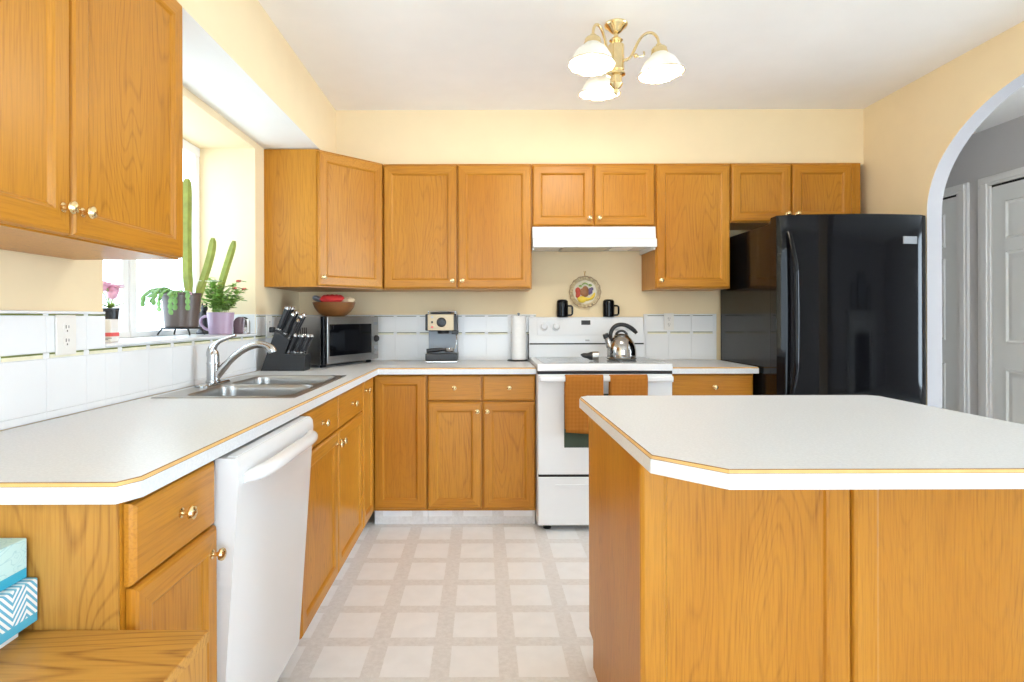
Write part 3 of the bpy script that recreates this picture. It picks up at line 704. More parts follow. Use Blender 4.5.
m = MB(); n_ = 16; arcp = [(RX0+0.10 + (RX1-RX0-0.2)*k/n_, 0.262 - 0.018*(1-(2*k/n_-1)**2)) for k in range(n_+1)]
m.prism([(RX0+0.10, 0.268)] + arcp + [(RX1-0.10, 0.268)], RF+0.002, RF+0.009, 'xz'); m.build('drawer_pull', appl2_m, dw)
m = MB(); m.box(RX0+0.006, RX1-0.006, RF+0.014, RF+0.044, 0.306, 0.324); m.box(RX0+0.006, RX1-0.006, RF+0.03, RF+0.06, 0.031, 0.05); m.build('seam', gap_m, r)
for fx_ in (RX0+0.06, RX1-0.06):
    for fy_ in (RF+0.08, 3.88):
        m = MB(); m.lathe([(0.022, 0), (0.024, 0.008), (0.014, 0.012), (0.012, 0.031)], (fx_, fy_, 0), n=14); m.build('foot', blackp_m, r)

# towels over the oven handle
def towel(x0, x1, zf, zb, label, seed):
    random.seed(seed); rows = []; ph = random.random()*6
    hy, hz = RF-0.028, 0.862
    path = [(hy+0.021, zb)] + [(hy+0.021, zb + (0.855-zb)*k/4) for k in range(1, 5)]
    path += [(hy + 0.021*math.cos(a), hz + 0.0 + 0.0215*math.sin(a)) for a in [PI*k/8 for k in range(1, 8)]]
    nf = 14; path += [(hy-0.021 - 0.004*math.sin(k/nf*2.5), 0.86 - (0.86-zf)*k/nf) for k in range(nf+1)]
    N = 22; m = MB()
    def pos(u, i, off):
        y, z_ = path[i]; d = max(0, 0.84-z_) * 0.03
        wv = (math.sin(u*9+ph)*0.5 + math.sin(u*17+ph*2)*0.25) * d * 0.8
        sgn = -1 if i >= len(path)//2 else 1
        return (x0 + (x1-x0)*u + math.sin(z_*20+ph)*0.0012, y + (wv - 0.0015*0 + off) * (1 if sgn > 0 else 1), z_ + (0.004*math.sin(u*5+ph) if i == len(path)-1 else 0))
    A = [[pos(k/N, i, 0) for k in range(N+1)] for i in range(len(path))]
    m.loft(A, 0, False, False, closed=False)
    o = m.build('dish_towel', towel_m, angle=80)
    sm = o.modifiers.new('thickness', 'SOLIDIFY'); sm.thickness = 0.004; sm.offset = 0
    tag(o, label, 'towel', 'rust dish towels on the oven door')
towel(0.453, 0.662, 0.565, 0.58, 'rust brown dish towel, left of two on the oven handle', 3)
towel(0.699, 0.905, 0.575, 0.60, 'rust brown dish towel, right of two, partly behind the island', 9)

# ------------------------------------------------------------------ range hood
r = thing('range_hood', 'white under-cabinet range hood above the range', 'hood', (RC, 3.79, 1.62))
m = MB(); hp = [(YB-0.002, 1.760), (3.64, 1.760), (3.635, 1.756), (3.628, 1.690), (3.605, 1.676), (3.602, 1.635), (3.606, 1.630), (3.64, 1.630), (3.655, 1.645), (YB-0.002, 1.645)]
m.prism(hp, RX0+0.002, RX1+0.0, 'yz')
m.box(RX0+0.002, RX0+0.012, 3.64, YB-0.002, 1.618, 1.646); m.box(RX1-0.010, RX1, 3.64, YB-0.002, 1.618, 1.646)
sh = m.build('shell', appl_m, r)
m = MB(); m.box(RC-0.18, RC+0.10, 3.68, 3.92, 1.636, 1.6445); m.build('filter', steel_m, r)
m = MB(); m.box(RC+0.14, RC+0.26, 3.70, 3.86, 1.636, 1.6445, bev=0.003); m.build('lamp_cover', plate_m, r)
for k in range(2):
    m = MB(); m.box(RC+0.21+k*0.05, RC+0.24+k*0.05, 3.6285, 3.636, 1.728, 1.740, bev=0.001, seg=1); m.build('switch', plate_m, r)

# ------------------------------------------------------------------ refrigerator
FX0, FX1, FFR = 1.575, 2.376, 3.165
r = thing('refrigerator', 'tall glossy black refrigerator with bowed door beside the archway', 'refrigerator', ((FX0+FX1)/2, 3.55, 0))
m = MB(); m.box(FX0+0.004, FX1-0.004, FFR+0.085, 3.94, 0.02, 1.715, bev=0.006); m.build('body', black_side_m, r)
def fdoor(z0, z1):
    pts = []; n_ = 28; bow = 0.040
    for k in range(n_+1):
        t = k/n_; x = FX0 + (FX1-FX0)*t; y = FFR - bow*(1-(2*t-1)**2)
        e = min(t, 1-t)*(FX1-FX0)
        if e < 0.012: y += 0.012*(1-e/0.012)**2
        pts.append((x, y))
    poly = pts + [(FX1, FFR+0.078), (FX0, FFR+0.078)]
    m = MB(); cx0 = (FX0+FX1)/2
    def sc(p, i): return (cx0 + (p[0]-cx0)*(1-i*2/(FX1-FX0)), p[1] + (i if p[1] < FFR+0.03 else -i))
    m.loft([[(*sc(p, i), zz) for p in poly] for i, zz in ((0.006, z0), (0.0015, z0+0.002), (0, z0+0.006), (0, z1-0.008), (0.002, z1-0.003), (0.008, z1))])
    return m
d1 = fdoor(0.66, 1.747).build('refrigerator_door', black_m, r)
d2 = fdoor(0.06, 0.65).build('freezer_door', black_m, r)
def fhandle(z0, z1, d):
    m = MB(); n_ = 20; P = []; R = []
    for k in range(n_+1):
        t = k/n_; b = (1-(2*t-1)**2)
        P.append((FX0+0.052 + 0.012*b, FFR-0.022-0.052*min(1, b*1.6), z0+(z1-z0)*t)); R.append(0.013)
    m.tube(P, R, 12, flat=0.8); m.build('handle', black_m, d)
fhandle(0.74, 1.652, d1)
m = MB(); P = [(FX0+0.12+0.05*0 + (FX1-FX0-0.24)*k/20, FFR-0.03-0.055*min(1, 1.8*(1-(2*k/20-1)**2)), 0.585) for k in range(21)]; m.tube(P, 0.013, 10); m.build('handle', black_m, d2)
bx0 = FX1-0.147
m = MB(Matrix.Translation((bx0, FFR-0.0260, 1.588)) @ Matrix.Rotation(math.radians(8), 4, 'Z')); m.box(0, 0.082, -0.003, 0.006, 0, 0.040, bev=0.0015, seg=1); m.box(0.004, 0.078, -0.0036, -0.002, 0.0265, 0.0285)
m.build('badge', badge_m, d1)
m = MB(); m.box(FX0+0.02, FX0+0.09, FFR+0.03, FFR+0.14, 1.7155, 1.735, bev=0.004); m.build('hinge_cover', blackp_m, r)
m = MB(); m.box(FX0+0.02, FX1-0.02, FFR+0.09, FFR+0.11, 0.0, 0.06); m.build('base_grille', blackp_m, r)

# ------------------------------------------------------------------ chandelier
LX, LY = 0.594, 2.63
r = thing('chandelier', 'polished brass three-arm ceiling light with bell glass shades, lit', 'ceiling light', (LX, LY, ZC))
def bm(z): return (LX, LY, z)
m = MB(); m.lathe([(0.0, 0), (0.050, 0), (0.052, -0.006), (0.048, -0.014), (0.036, -0.022), (0.024, -0.036), (0.012, -0.044), (0, -0.045)], (LX, LY, ZC), n=32); m.build('canopy', brass_m, r)
m = MB(); m.lathe([(0, -0.04), (0.009, -0.045), (0.011, -0.06), (0.022, -0.066), (0.030, -0.075), (0.022, -0.083), (0.026, -0.09), (0.036, -0.098), (0.036, -0.205), (0.030, -0.212), (0.040, -0.220), (0.040, -0.228), (0.026, -0.234), (0.026, -0.262), (0.030, -0.268), (0.022, -0.282), (0.010, -0.292), (0.012, -0.305), (0.006, -0.315), (0, -0.318)], (LX, LY, ZC), n=28)
m.build('column', brass_m, r)
RA = 0.195
for ai, ang in enumerate((-13, 101, 226)):
    a = math.radians(ang); ex = Vector((math.cos(a), math.sin(a), 0)); c0 = Vector((LX, LY, ZC))
    def at(rr, z_): return c0 + ex*rr + Vector((0, 0, z_))
    m = MB(); P = bez([at(0.034, -0.165), at(0.085, -0.17), at(0.085, -0.10), at(0.085, -0.02), at(0.185, -0.02), at(0.183, -0.09), at(0.182, -0.120)], 22); m.tube(P, 0.0062, 10)
    m.ball(at(0.085, -0.15), 0.010, 12); P = bez([at(0.085, -0.15), at(0.11, -0.165), at(0.13, -0.15), at(0.118, -0.135)], 8); m.tube(P, 0.004, 8)
    arm = m.build('arm', brass_m, r)
    ax = (Vector((0, 0, -1)) + ex*0.08).normalized(); o0 = at(0.182, -0.112)
    m = MB(); m.lathe([(0, -0.004), (0.012, -0.002), (0.014, 0.006), (0.028, 0.012), (0.034, 0.020), (0.034, 0.034), (0.037, 0.036), (0.037, 0.040), (0.0, 0.040)], o0, ax, 24); m.build('shade_holder', brass_m, arm)
    m = MB()
    outp = [(0.030, 0.036), (0.036, 0.044), (0.050, 0.056), (0.066, 0.072), (0.078, 0.092), (0.086, 0.112), (0.098, 0.128)]
    inp = [(r_-0.003, h_) for r_, h_ in outp[::-1]]
    m.lathe(outp + inp, o0, ax, 48, mod=lambda t, i: 1 + 0.012*math.cos(12*t), cap=False); m.build('shade', shade_m, arm)
    m = MB(); m.lathe([(0.0975, 0.127), (0.0995, 0.128), (0.0995, 0.131), (0.0955, 0.131), (0.0945, 0.128)], o0, ax, 48, mod=lambda t, i: 1 + 0.012*math.cos(12*t), cap=False); m.build('shade_rim', brass_m, arm)
    bc = o0 + ax*0.088
    m = MB(); m.lathe([(0, -0.046), (0.013, -0.045), (0.014, -0.02), (0.024, -0.002), (0.029, 0.014), (0.025, 0.030), (0.012, 0.040), (0, 0.042)], bc, ax, 18); m.build('bulb', bulb_m, arm)
    ld = bpy.data.lights.new('bulb_light', 'POINT'); ld.energy = 8.5; ld.color = (1, 0.90, 0.77); ld.shadow_soft_size = 0.03
    lo = bpy.data.objects.new('bulb_light', ld); lo.location = o0 + ax*0.145; C.objects.link(lo)

# ------------------------------------------------------------------ counter appliances
CZ = ZK
# microwave, set at an angle in the corner
ang = math.atan2(0.919, 0.394)
mo = Vector((-0.910, 3.345, 0)); ux = Vector((0.394, 0.919, 0)); ny = Vector((-0.919, 0.394, 0))
MWW, MWD = 0.560, 0.255
cen = mo + ux*MWW/2 + ny*MWD/2
r = thing('microwave_oven', 'stainless microwave oven angled into the counter corner under a bowl', 'microwave', (cen.x, cen.y, CZ), ang)
h0, h1 = 0.016, 0.294; X0, X1, Y0, Y1 = -MWW/2, MWW/2, -MWD/2, MWD/2
m = MB(); m.box(X0, X1, Y0+0.012, Y1, h0, h1, bev=0.005); m.build('case', steel_m, r, local=True)
m = MB(); m.box(X0+0.034, X1-0.07, Y0-0.012, Y0+0.011, h0+0.004, h1-0.002, bev=0.004); dr = m.build('door', steel_m, r, local=True)
m = MB(); m.box(X0+0.050, X1-0.088, Y0-0.0145, Y0-0.011, h0+0.048, h1-0.046, bev=0.001, seg=1); m.build('window', black_m, dr, local=True)
m = MB(); m.box(X0+0.001, X0+0.032, Y0-0.009, Y0+0.011, h0+0.002, h1-0.001, bev=0.003); m.build('hinge_strip', black_m, r, local=True)
m = MB(); m.box(X1-0.066, X1, Y0-0.009, Y0+0.011, h0+0.004, h1-0.002, bev=0.004); cp = m.build('control_panel', steel_m, r, local=True)
m = MB(); m.lathe([(0, 0), (0.022, 0), (0.021, 0.010), (0.016, 0.018), (0, 0.019)], (X1-0.033, Y0-0.0092, 0.152), (0, -1, 0), 20); m.build('dial', blackp_m, cp, local=True)
m = MB(); m.box(X1-0.056, X1-0.014, Y0-0.011, Y0-0.009, 0.240, 0.258); m.build('display', greyp_m, cp, local=True)
for k in range(2):
    m = MB(); m.box(X1-0.054, X1-0.014, Y0-0.0115, Y0-0.009, 0.052+k*0.034, 0.074+k*0.034, bev=0.001, seg=1); m.build('button', chrome_m, cp, local=True)
for fx_ in (X0+0.05, X1-0.05):
    for fy_ in (Y0+0.035, Y1-0.04):
        m = MB(); m.lathe([(0.016, 0.0005), (0.018, 0.008), (0.014, 0.0165)], (fx_, fy_, 0), n=14); m.build('foot', blackp_m, r, local=True)
m = MB()
for k in range(7): m.box(X0-0.0008, X0+0.003, -0.02+k*0.014, -0.013+k*0.014, 0.15, 0.23)
m.build('vent', gap_m, r, local=True)
# bowl on top with packets
bx_, by_, bz = -0.905, 3.60, CZ+0.2945
m = MB(); m.lathe([(0.0, 0.0), (0.055, 0.0), (0.072, 0.006), (0.100, 0.030), (0.118, 0.056), (0.1265, 0.080), (0.128, 0.084), (0.124, 0.085), (0.114, 0.060), (0.095, 0.034), (0.065, 0.012), (0.0, 0.009)], (bx_, by_, bz), n=40)
tag(m.build('fruit_bowl', wicker_m), 'shallow brown wooden bowl on top of the microwave oven', 'bowl')
def packet(nm, c, sx, sy, sz, mat, label, rz, seed, tilt=0):
    random.seed(seed); m = MB(Matrix.Translation(c) @ Matrix.Rotation(rz, 4, 'Z') @ Matrix.Rotation(tilt, 4, 'Y')); N = 14
    top = []; bot = []
    for i in range(N+1):
        for j in range(N+1):
            u = i/N*2-1; v = j/N*2-1; h = (max(0, (1-u**4)*(1-v**2)))**0.6
            cr = 0.18*math.sin(u*9+seed)*math.cos(v*7+seed)
            top.append((u*sx/2, v*sy/2, sz/2*h*(1+cr)+0.0008)); bot.append((u*sx/2, v*sy/2, -sz/2*h*(1-cr)-0.0008))
    n1 = N+1; fs = []
    for i in range(N):
        for j in range(N):
            a = i*n1+j; fs.append([a, a+n1, a+n1+1, a+1]); b = a + n1*n1; fs.append([b, b+1, b+n1+1, b+n1])
    rim = [i*n1 for i in range(n1)] + [N*n1+j for j in range(1, n1)] + [i*n1+N for i in range(N-1, -1, -1)] + [j for j in range(N-1, 0, -1)]
    for k in range(len(rim)):
        a, b = rim[k], rim[(k+1) % len(rim)]; fs.append([a, b, b+n1*n1, a+n1*n1])
    m.add(top+bot, fs); tag(m.build(nm, mat, angle=60), label, 'packet')
packet('snack_packet', (bx_-0.004, by_-0.015, bz+0.100), 0.15, 0.11, 0.060, redpk_m, 'shiny red snack packet lying in the bowl on the microwave', 0.2, 2)
packet('snack_packet', (bx_+0.094, by_-0.03, bz+0.094), 0.05, 0.08, 0.036, beige_m, 'small beige packet beside the red one in the bowl', -0.3, 5, -0.3)
packet('snack_packet', (bx_-0.112, by_+0.05, bz+0.108), 0.07, 0.07, 0.03, greyp_m, 'dull grey bag sticking out of the left side of the bowl', 0.3, 8, 0.35)

# knife block with knives
KX, KY = -1.10, 3.235
r = thing('knife_block', 'black slanted knife block full of knives beside the microwave', 'knife block', (KX, KY, CZ))
m = MB(); m.prism([(-1.196, CZ+0.001), (-1.102, CZ+0.001), (-1.040, CZ+0.165), (-1.115, CZ+0.222), ], KY-0.055, KY+0.055, 'xz'); m.build('slanted_block', blackp_m, r)
m = MB(); m.prism([(-1.101, CZ+0.001), (-0.960, CZ+0.001), (-0.954, CZ+0.088), (-1.068, CZ+0.092)], KY-0.062, KY+0.048, 'xz'); m.build('steak_block', blackp_m, r)
axk = Vector((0.38, 0, 0.925)).normalized()
def knife(base, ax, L, rad, label, grp):
    base = Vector(base); ax = Vector(ax).normalized()
    k = thing('kitchen_knife', label, 'knife', base, 0, grp)
    m = MB(); m.tube([base+ax*0.0, base+ax*0.010], [rad*0.95, rad], 10, flat=0.7); m.build('bolster', chrome_m, k)
    m = MB(); m.tube([base+ax*t for t in (0.010, L*0.25, L*0.5, L*0.75, L-0.016)], [rad*0.95, rad*1.05, rad*0.95, rad*1.08, rad*1.15], 10, flat=0.75); m.build('handle', blackp_m, k)
    m = MB(); m.tube([base+ax*(L-0.016), base+ax*(L-0.006), base+ax*L], [rad*1.18, rad*1.1, rad*0.5], 10, flat=0.8); m.build('end_cap', mirror_m, k)
big = [(0.10, -0.036, 0.138), (0.10, 0.0, 0.140), (0.12, 0.036, 0.142), (0.50, -0.030, 0.128), (0.48, 0.020, 0.138), (0.90, -0.040, 0.118), (0.88, -0.002, 0.140), (0.90, 0.036, 0.150)]
for i, (t, dy, L) in enumerate(big):
    p = Vector((-1.115 + 0.075*t, KY+dy, CZ+0.222 - 0.057*t)) + axk*0.0040
    knife(p, axk + Vector((0.06*t - 0.9*dy*t + 0.25*dy, 0.1*dy, 0)), L, 0.0132, 'black-handled kitchen knife with steel end cap in the slanted upper block', 'knives in the slanted block')
for i in range(6):
    p = Vector((-1.050 + 0.036*(i % 3), KY-0.042 + 0.05*(i//3), CZ+0.0965 - 0.0013*(i % 3)))
    knife(p, (0.36 + 0.05*(i % 2), 0, 0.93), 0.112, 0.0095, 'slim black-handled steak knife standing in the low front block', 'steak knives in the low front block')

# espresso machine
EX0, EX1, EF = -0.361, -0.153, 3.685
ec = (EX0+EX1)/2
r = thing('espresso_machine', 'black and champagne espresso machine against the tiled back wall', 'coffee maker', (ec, 3.81, CZ))
m = MB(); m.box(EX0+0.012, EX1-0.012, EF+0.11, EF+0.225, CZ+0.0005, CZ+0.30, bev=0.006); m.build('back_column', greyp_m, r)
m = MB(); m.box(EX0, EX1-0.012, EF+0.012, EF+0.22, CZ+0.203, CZ+0.308, bev=0.006); hd = m.build('head', blackp_m, r)
m = MB(); m.box(EX0+0.016, EX1-0.030, EF+0.004, EF+0.013, CZ+0.205, CZ+0.306, bev=0.003); m.build('control_panel', champ_m, hd)
m = MB(); m.lathe([(0, 0), (0.030, 0), (0.030, 0.008), (0.024, 0.012), (0.022, 0.022), (0, 0.023)], (ec-0.002, EF+0.0035, CZ+0.256), (0, -1, 0), 26); m.build('dial', blackp_m, hd)
for k, mt in enumerate((redb_m, blackp_m, greyp_m)):
    m = MB(); m.lathe([(0, 0), (0.007, 0), (0.007, 0.004), (0, 0.005)], (EX0+0.044, EF+0.0035, CZ+0.226+k*0.031), (0, -1, 0), 14); m.build('button', mt, hd)
m = MB(); m.lathe([(0.0, 0), (0.036, 0), (0.038, 0.018), (0.0, 0.019)], (ec+0.005, EF+0.07, CZ+0.184), n=24); m.build('brew_group', blackp_m, hd)
m = MB()
for y_ in (EF+0.02, EF+0.20): m.tube([(EX0+0.02, y_, CZ+0.322), (EX1-0.02, y_, CZ+0.322)], 0.004, 8)
for x_ in (EX0+0.02, EX1-0.02):
    m.tube([(x_, EF+0.02, CZ+0.322), (x_, EF+0.20, CZ+0.322)], 0.004, 8)
    for y_ in (EF+0.02, EF+0.20): m.tube([(x_, y_, CZ+0.3075), (x_, y_, CZ+0.323)], 0.004, 8)
m.build('cup_rail', chrome_m, r)
m = MB(); m.box(EX0+0.03, EX1-0.045, EF+0.03, EF+0.19, CZ+0.3085, CZ+0.318, bev=0.003); m.build('cup_tray', blackp_m, r)
m = MB(); m.box(EX0, EX1-0.008, EF+0.004, EF+0.21, CZ+0.016, CZ+0.060, bev=0.005); tr = m.build('drip_tray', blackp_m, r)
m = MB(); m.box(EX0+0.002, EX1-0.006, EF, EF+0.21, CZ+0.0005, CZ+0.0155, bev=0.004); m.build('base', chrome_m, r)
m = MB(); m.lathe([(0.0, 0), (0.026, 0), (0.031, 0.010), (0.031, 0.028), (0.0, 0.029)], (ec+0.045, EF+0.05, CZ+0.068), n=22); pf = m.build('portafilter', mirror_m, r)
m = MB(); m.tube([(ec+0.016, EF+0.045, CZ+0.083), (ec-0.005, EF+0.04, CZ+0.084), (ec-0.05, EF+0.03, CZ+0.080), (EX0+0.006, EF+0.025, CZ+0.077)], [0.008, 0.012, 0.0135, 0.013], 12); m.build('handle', blackp_m, pf)
m = MB(); m.tube(bez([(EX1-0.018, EF+0.05, CZ+0.195), (EX1-0.012, EF+0.03, CZ+0.17), (EX1-0.010, EF+0.03, CZ+0.13), (EX1-0.022, EF+0.028, CZ+0.09)], 10), 0.0045, 8); m.build('steam_wand', chrome_m, r)
m = MB(); m.box(EX1-0.045, EX1-0.002, EF+0.02, EF+0.07, CZ+0.180, CZ+0.2035, bev=0.005); m.build('steam_valve', blackp_m, r)

# paper towel holder
px_, py_ = 0.234, 3.885
r = thing('paper_towel_holder', 'white paper towel roll on an upright dark metal stand by the range', 'paper towel', (px_, py_, CZ))
m = MB(); m.lathe([(0, 0.0005), (0.069, 0.0005), (0.070, 0.004), (0.065, 0.009), (0, 0.010)], (px_-0.006, py_, CZ), n=32); m.build('base', blackp_m, r)
m = MB(); m.lathe([(0.0052, 0.0101), (0.0052, 0.302), (0.009, 0.305), (0.009, 0.312), (0.0, 0.316)], (px_, py_, CZ), n=14); m.build('rod', greyp_m, r)
m = MB(); m.lathe([(0.0475, 0.0102), (0.048, 0.013), (0.048, 0.292), (0.0475, 0.295), (0.020, 0.295), (0.020, 0.0102)], (px_, py_, CZ), n=36, cap=False); m.build('paper_roll', paper_m, r)
m = MB(); m.tube([(px_+0.062, py_-0.01, CZ+0.0095), (px_+0.062, py_-0.01, CZ+0.17)], 0.003, 8); m.ball((px_+0.062, py_-0.01, CZ+0.172), 0.005, 10); m.build('tension_arm', blackp_m, r)

# kettle and spoon rest on the cooktop
GZ = 0.9455
kx, ky = 0.842, 3.60
r = thing('kettle', 'polished steel whistling kettle with black arched handle on the cooktop', 'kettle', (kx, ky, GZ))
m = MB(); m.lathe([(0, 0.0005), (0.080, 0.0005), (0.088, 0.004), (0.090, 0.012), (0.087, 0.016), (0.088, 0.03), (0.087, 0.06), (0.082, 0.085), (0.072, 0.108), (0.058, 0.128), (0.045, 0.140), (0.043, 0.141)], (kx, ky, GZ), n=40); m.build('body', mirror_m, r)
m = MB(); m.lathe([(0.0445, 0.1412), (0.046, 0.143), (0.040, 0.149), (0.022, 0.156), (0.008, 0.158), (0, 0.158)], (kx, ky, GZ), n=28); ld_ = m.build('lid', chrome_m, r)
m = MB(); m.tube(bez([(kx-0.034, ky, GZ+0.150), (kx-0.02, ky, GZ+0.182), (kx+0.02, ky, GZ+0.182), (kx+0.034, ky, GZ+0.150)], 10), 0.0075, 10); m.build('lid_handle', blackp_m, ld_)
m = MB(); m.tube(bez([(kx-0.070, ky-0.01, GZ+0.080), (kx-0.082, ky-0.012, GZ+0.11), (kx-0.095, ky-0.014, GZ+0.138)], 6), [0.026, 0.024, 0.021, 0.019, 0.018, 0.017, 0.017], 16); sp = m.build('spout', mirror_m, r)
m = MB(); m.tube([(kx-0.093, ky-0.014, GZ+0.134), (kx-0.103, ky-0.016, GZ+0.156)], [0.0195, 0.0165], 14); m.build('whistle_cap', blackp_m, sp)
m = MB(); P = bez([(kx-0.062, ky, GZ+0.112), (kx-0.085, ky, GZ+0.19), (kx-0.03, ky, GZ+0.240), (kx+0.04, ky, GZ+0.222), (kx+0.092, ky, GZ+0.160)], 16)
m.tube(P, [0.010, 0.0115, 0.012] + [0.0125]*10 + [0.013, 0.0135, 0.013, 0.010], 12); m.build('handle', blackp_m, r)
r = thing('timer', 'small dark steel trinket with a pointed end on the cooktop left of kettle', 'trinket', (0.645, 3.50, GZ))
m = MB(); m.tube([(0.648, 3.50, GZ+0.0285), (0.682, 3.495, GZ+0.0285)], [0.027, 0.028], 20); m.build('band', steel_m, r)
m = MB(); m.tube(bez([(0.647, 3.50, GZ+0.028), (0.625, 3.503, GZ+0.028), (0.61, 3.505, GZ+0.030), (0.578, 3.508, GZ+0.036)], 8), [0.025, 0.0245, 0.023, 0.019, 0.016, 0.015, 0.014, 0.011, 0.003], 14); m.build('tip', blackp_m, r)

# salt and pepper mugs on the backguard, plate on the wall
for sx_, lab in ((0.528, 'glossy black mug-shaped shaker on range backguard, left of the plate'), (0.835, 'glossy black mug-shaped shaker on range backguard, right of the plate')):
    r = thing('shaker', lab, 'shaker', (sx_, 3.935, 1.2055), 0, 'black shakers on the range backguard')
    m = MB(); m.lathe([(0, 0.0002), (0.036, 0.0002), (0.038, 0.004), (0.038, 0.088), (0.037, 0.090)], (sx_, 3.935, 1.2055), n=28); m.build('body', black_m, r)
    m = MB(); m.lathe([(0.037, 0.0902), (0.0378, 0.093), (0.036, 0.106), (0.026, 0.115), (0.0, 0.118)], (sx_, 3.935, 1.2055), n=28); m.build('domed_lid', black_m, r)
    m = MB(); z0 = 1.2055; m.tube([(sx_+0.034, 3.935, z0+0.074), (sx_+0.058, 3.935, z0+0.073), (sx_+0.066, 3.935, z0+0.066), (sx_+0.067, 3.935, z0+0.045), (sx_+0.066, 3.935, z0+0.020), (sx_+0.057, 3.935, z0+0.012), (sx_+0.034, 3.935, z0+0.011)], 0.0062, 10); m.build('handle', black_m, r)
cx_, cz_ = 0.682, 1.372
r = thing('decorative_plate', 'round relief plate of painted fruit hanging above the range', 'plate', (cx_, YB-0.01, cz_-0.11))
cream_m = plain('cream_glazed_plate', (0.50, 0.39, 0.22), 0.35, var=0.3, vs=60); wht_m = plain('cream_plate_centre', (0.66, 0.60, 0.44), 0.3, var=0.05, vs=40)
grape_m = plain('purple_fruit', (0.14, 0.10, 0.20), 0.4); apple_m = plain('red_fruit', (0.50, 0.06, 0.03), 0.4); lemon_m = plain('yellow_fruit', (0.80, 0.58, 0.06), 0.4)
brn_m = plain('brown_fruit', (0.34, 0.15, 0.06), 0.5); rim_m = plain('brown_plate_edge', (0.32, 0.21, 0.10), 0.4)
m = MB(); m.lathe([(0.0, 0.002), (0.075, 0.002), (0.100, 0.010), (0.106, 0.014), (0.107, 0.017), (0.101, 0.017), (0.094, 0.015), (0.078, 0.009), (0.0, 0.008)], (cx_, YB, cz_), (0, -1, 0), 64, mod=lambda a, i: 1 + (0.018*math.cos(16*a) if 2 <= i <= 6 else 0), m=[1, 1, 1, 2, 2, 0, 0, 1], cap=False)
m.build('dish', [cream_m, wht_m, rim_m], r)
m = MB()
for k in range(24):
    a = 2*PI*k/24; m.ball((cx_+0.0925*math.cos(a), YB-0.0165, cz_+0.0925*math.sin(a)), 0.0085, 10, m=0, sc=(1, 0.6, 1))
m.build('beaded_border', cream_m, r)
def fruit(nm, mat, lst):
    m = MB()
    for dx, dz, rr, sc in lst: m.ball((cx_+dx*0.95, YB-0.013, cz_+dz), rr*1.32, 14, sc=sc)
    m.build(nm, mat, r)
fruit('strawberries', apple_m, [(-0.05, 0.010, 0.013, (1, .6, 1.3)), (-0.048, -0.012, 0.012, (1, .6, 1.3)), (-0.052, -0.026, 0.010, (1, .6, 1))])
fruit('pears', brn_m, [(0.002, 0.012, 0.018, (1, .6, 1.2)), (0.0, -0.008, 0.02, (1, .6, 1)), (-0.02, 0.0, 0.013, (1, .6, 1.4))])
fruit('lemons', lemon_m, [(-0.020, -0.050, 0.019, (1.1, .6, .9)), (-0.035, -0.045, 0.012, (1.2, .6, .9)), (0.012, -0.048, 0.012, (1.4, .6, .8))])
fruit('grapes', grape_m, [(0.036, 0.014, 0.010, (1, .7, 1)), (0.048, 0.020, 0.009, (1, .7, 1)), (0.04, 0.0, 0.010, (1, .7, 1)), (0.03, -0.008, 0.009, (1, .7, 1))])
m = MB(); m.tube(bez([(cx_+0.025, YB-0.014, cz_-0.050), (cx_+0.055, YB-0.016, cz_-0.040), (cx_+0.065, YB-0.014, cz_-0.005)], 10), [0.004, 0.007, 0.009, 0.010, 0.010, 0.010, 0.010, 0.009, 0.008, 0.006, 0.003], 10); m.build('banana', lemon_m, r)
m = MB(); m.tube(bez([(cx_-0.018, YB-0.012, cz_+0.048), (cx_, YB-0.013, cz_+0.068), (cx_+0.018, YB-0.012, cz_+0.050)], 8), 0.004, 8); m.ball((cx_+0.035, YB-0.011, cz_+0.045), 0.011, 10, sc=(1.2, .4, .7)); m.ball((cx_-0.03, YB-0.011, cz_+0.04), 0.010, 10, sc=(1.2, .4, .7)); m.build('leaves', leaf_m, r)
m = MB(); m.tube([(cx_, YB-0.006, cz_+0.104), (cx_, YB-0.006, cz_+0.130)], 0.0025, 8); m.tube(bez([(cx_-0.006, YB-0.003, cz_+0.138), (cx_, YB-0.01, cz_+0.128), (cx_+0.006, YB-0.003, cz_+0.138)], 8), 0.0025, 8); m.build('hanger', brass_m, r)

# ------------------------------------------------------------------ outlets
def outlet(M, w_, h_, label, loc):
    r = thing('power_outlet', label, 'outlet', loc)
    m = MB(M); m.box(-w_/2, w_/2, -0.006, 0, -h_/2, h_/2, bev=0.0022); m.build('cover_plate', plate_m, r)
    for dz in (-0.0195, 0.0195):
        m = MB(M); m.lathe([(0.0, 0), (0.0165, 0), (0.0165, 0.0018), (0.0, 0.002)], (0, -0.006, dz), (0, -1, 0), 22); s = m.build('socket', plate_m, r)
        m = MB(M); m.box(-0.0075, -0.0048, -0.0088, -0.0078, dz-0.001, dz+0.009); m.box(0.0042, 0.0066, -0.0088, -0.0078, dz, dz+0.008); m.lathe([(0, 0), (0.003, 0), (0, 0.0006)], (-0.0005, -0.008, dz-0.008), (0, -1, 0), 12); m.build('slots', slot_m, s)
    return r
outlet(Matrix.Translation((XL+0.0085, 1.729, 1.154)) @ Matrix.Rotation(PI/2, 4, 'Z'), 0.082, 0.116, 'ivory double power outlet on left tile below the near wall cabinet', (XL+0.009, 1.729, 1.10))
outlet(Matrix.Translation((XL+0.0085, 3.37, 1.157)) @ Matrix.Rotation(PI/2, 4, 'Z'), 0.082, 0.116, 'ivory power outlet with black plug behind the knife block', (XL+0.009, 3.37, 1.10))
outlet(Matrix.Translation((1.243, YB-0.0085, 1.172)), 0.066, 0.112, 'ivory power outlet on the tile between range and refrigerator', (1.243, YB-0.009, 1.11))
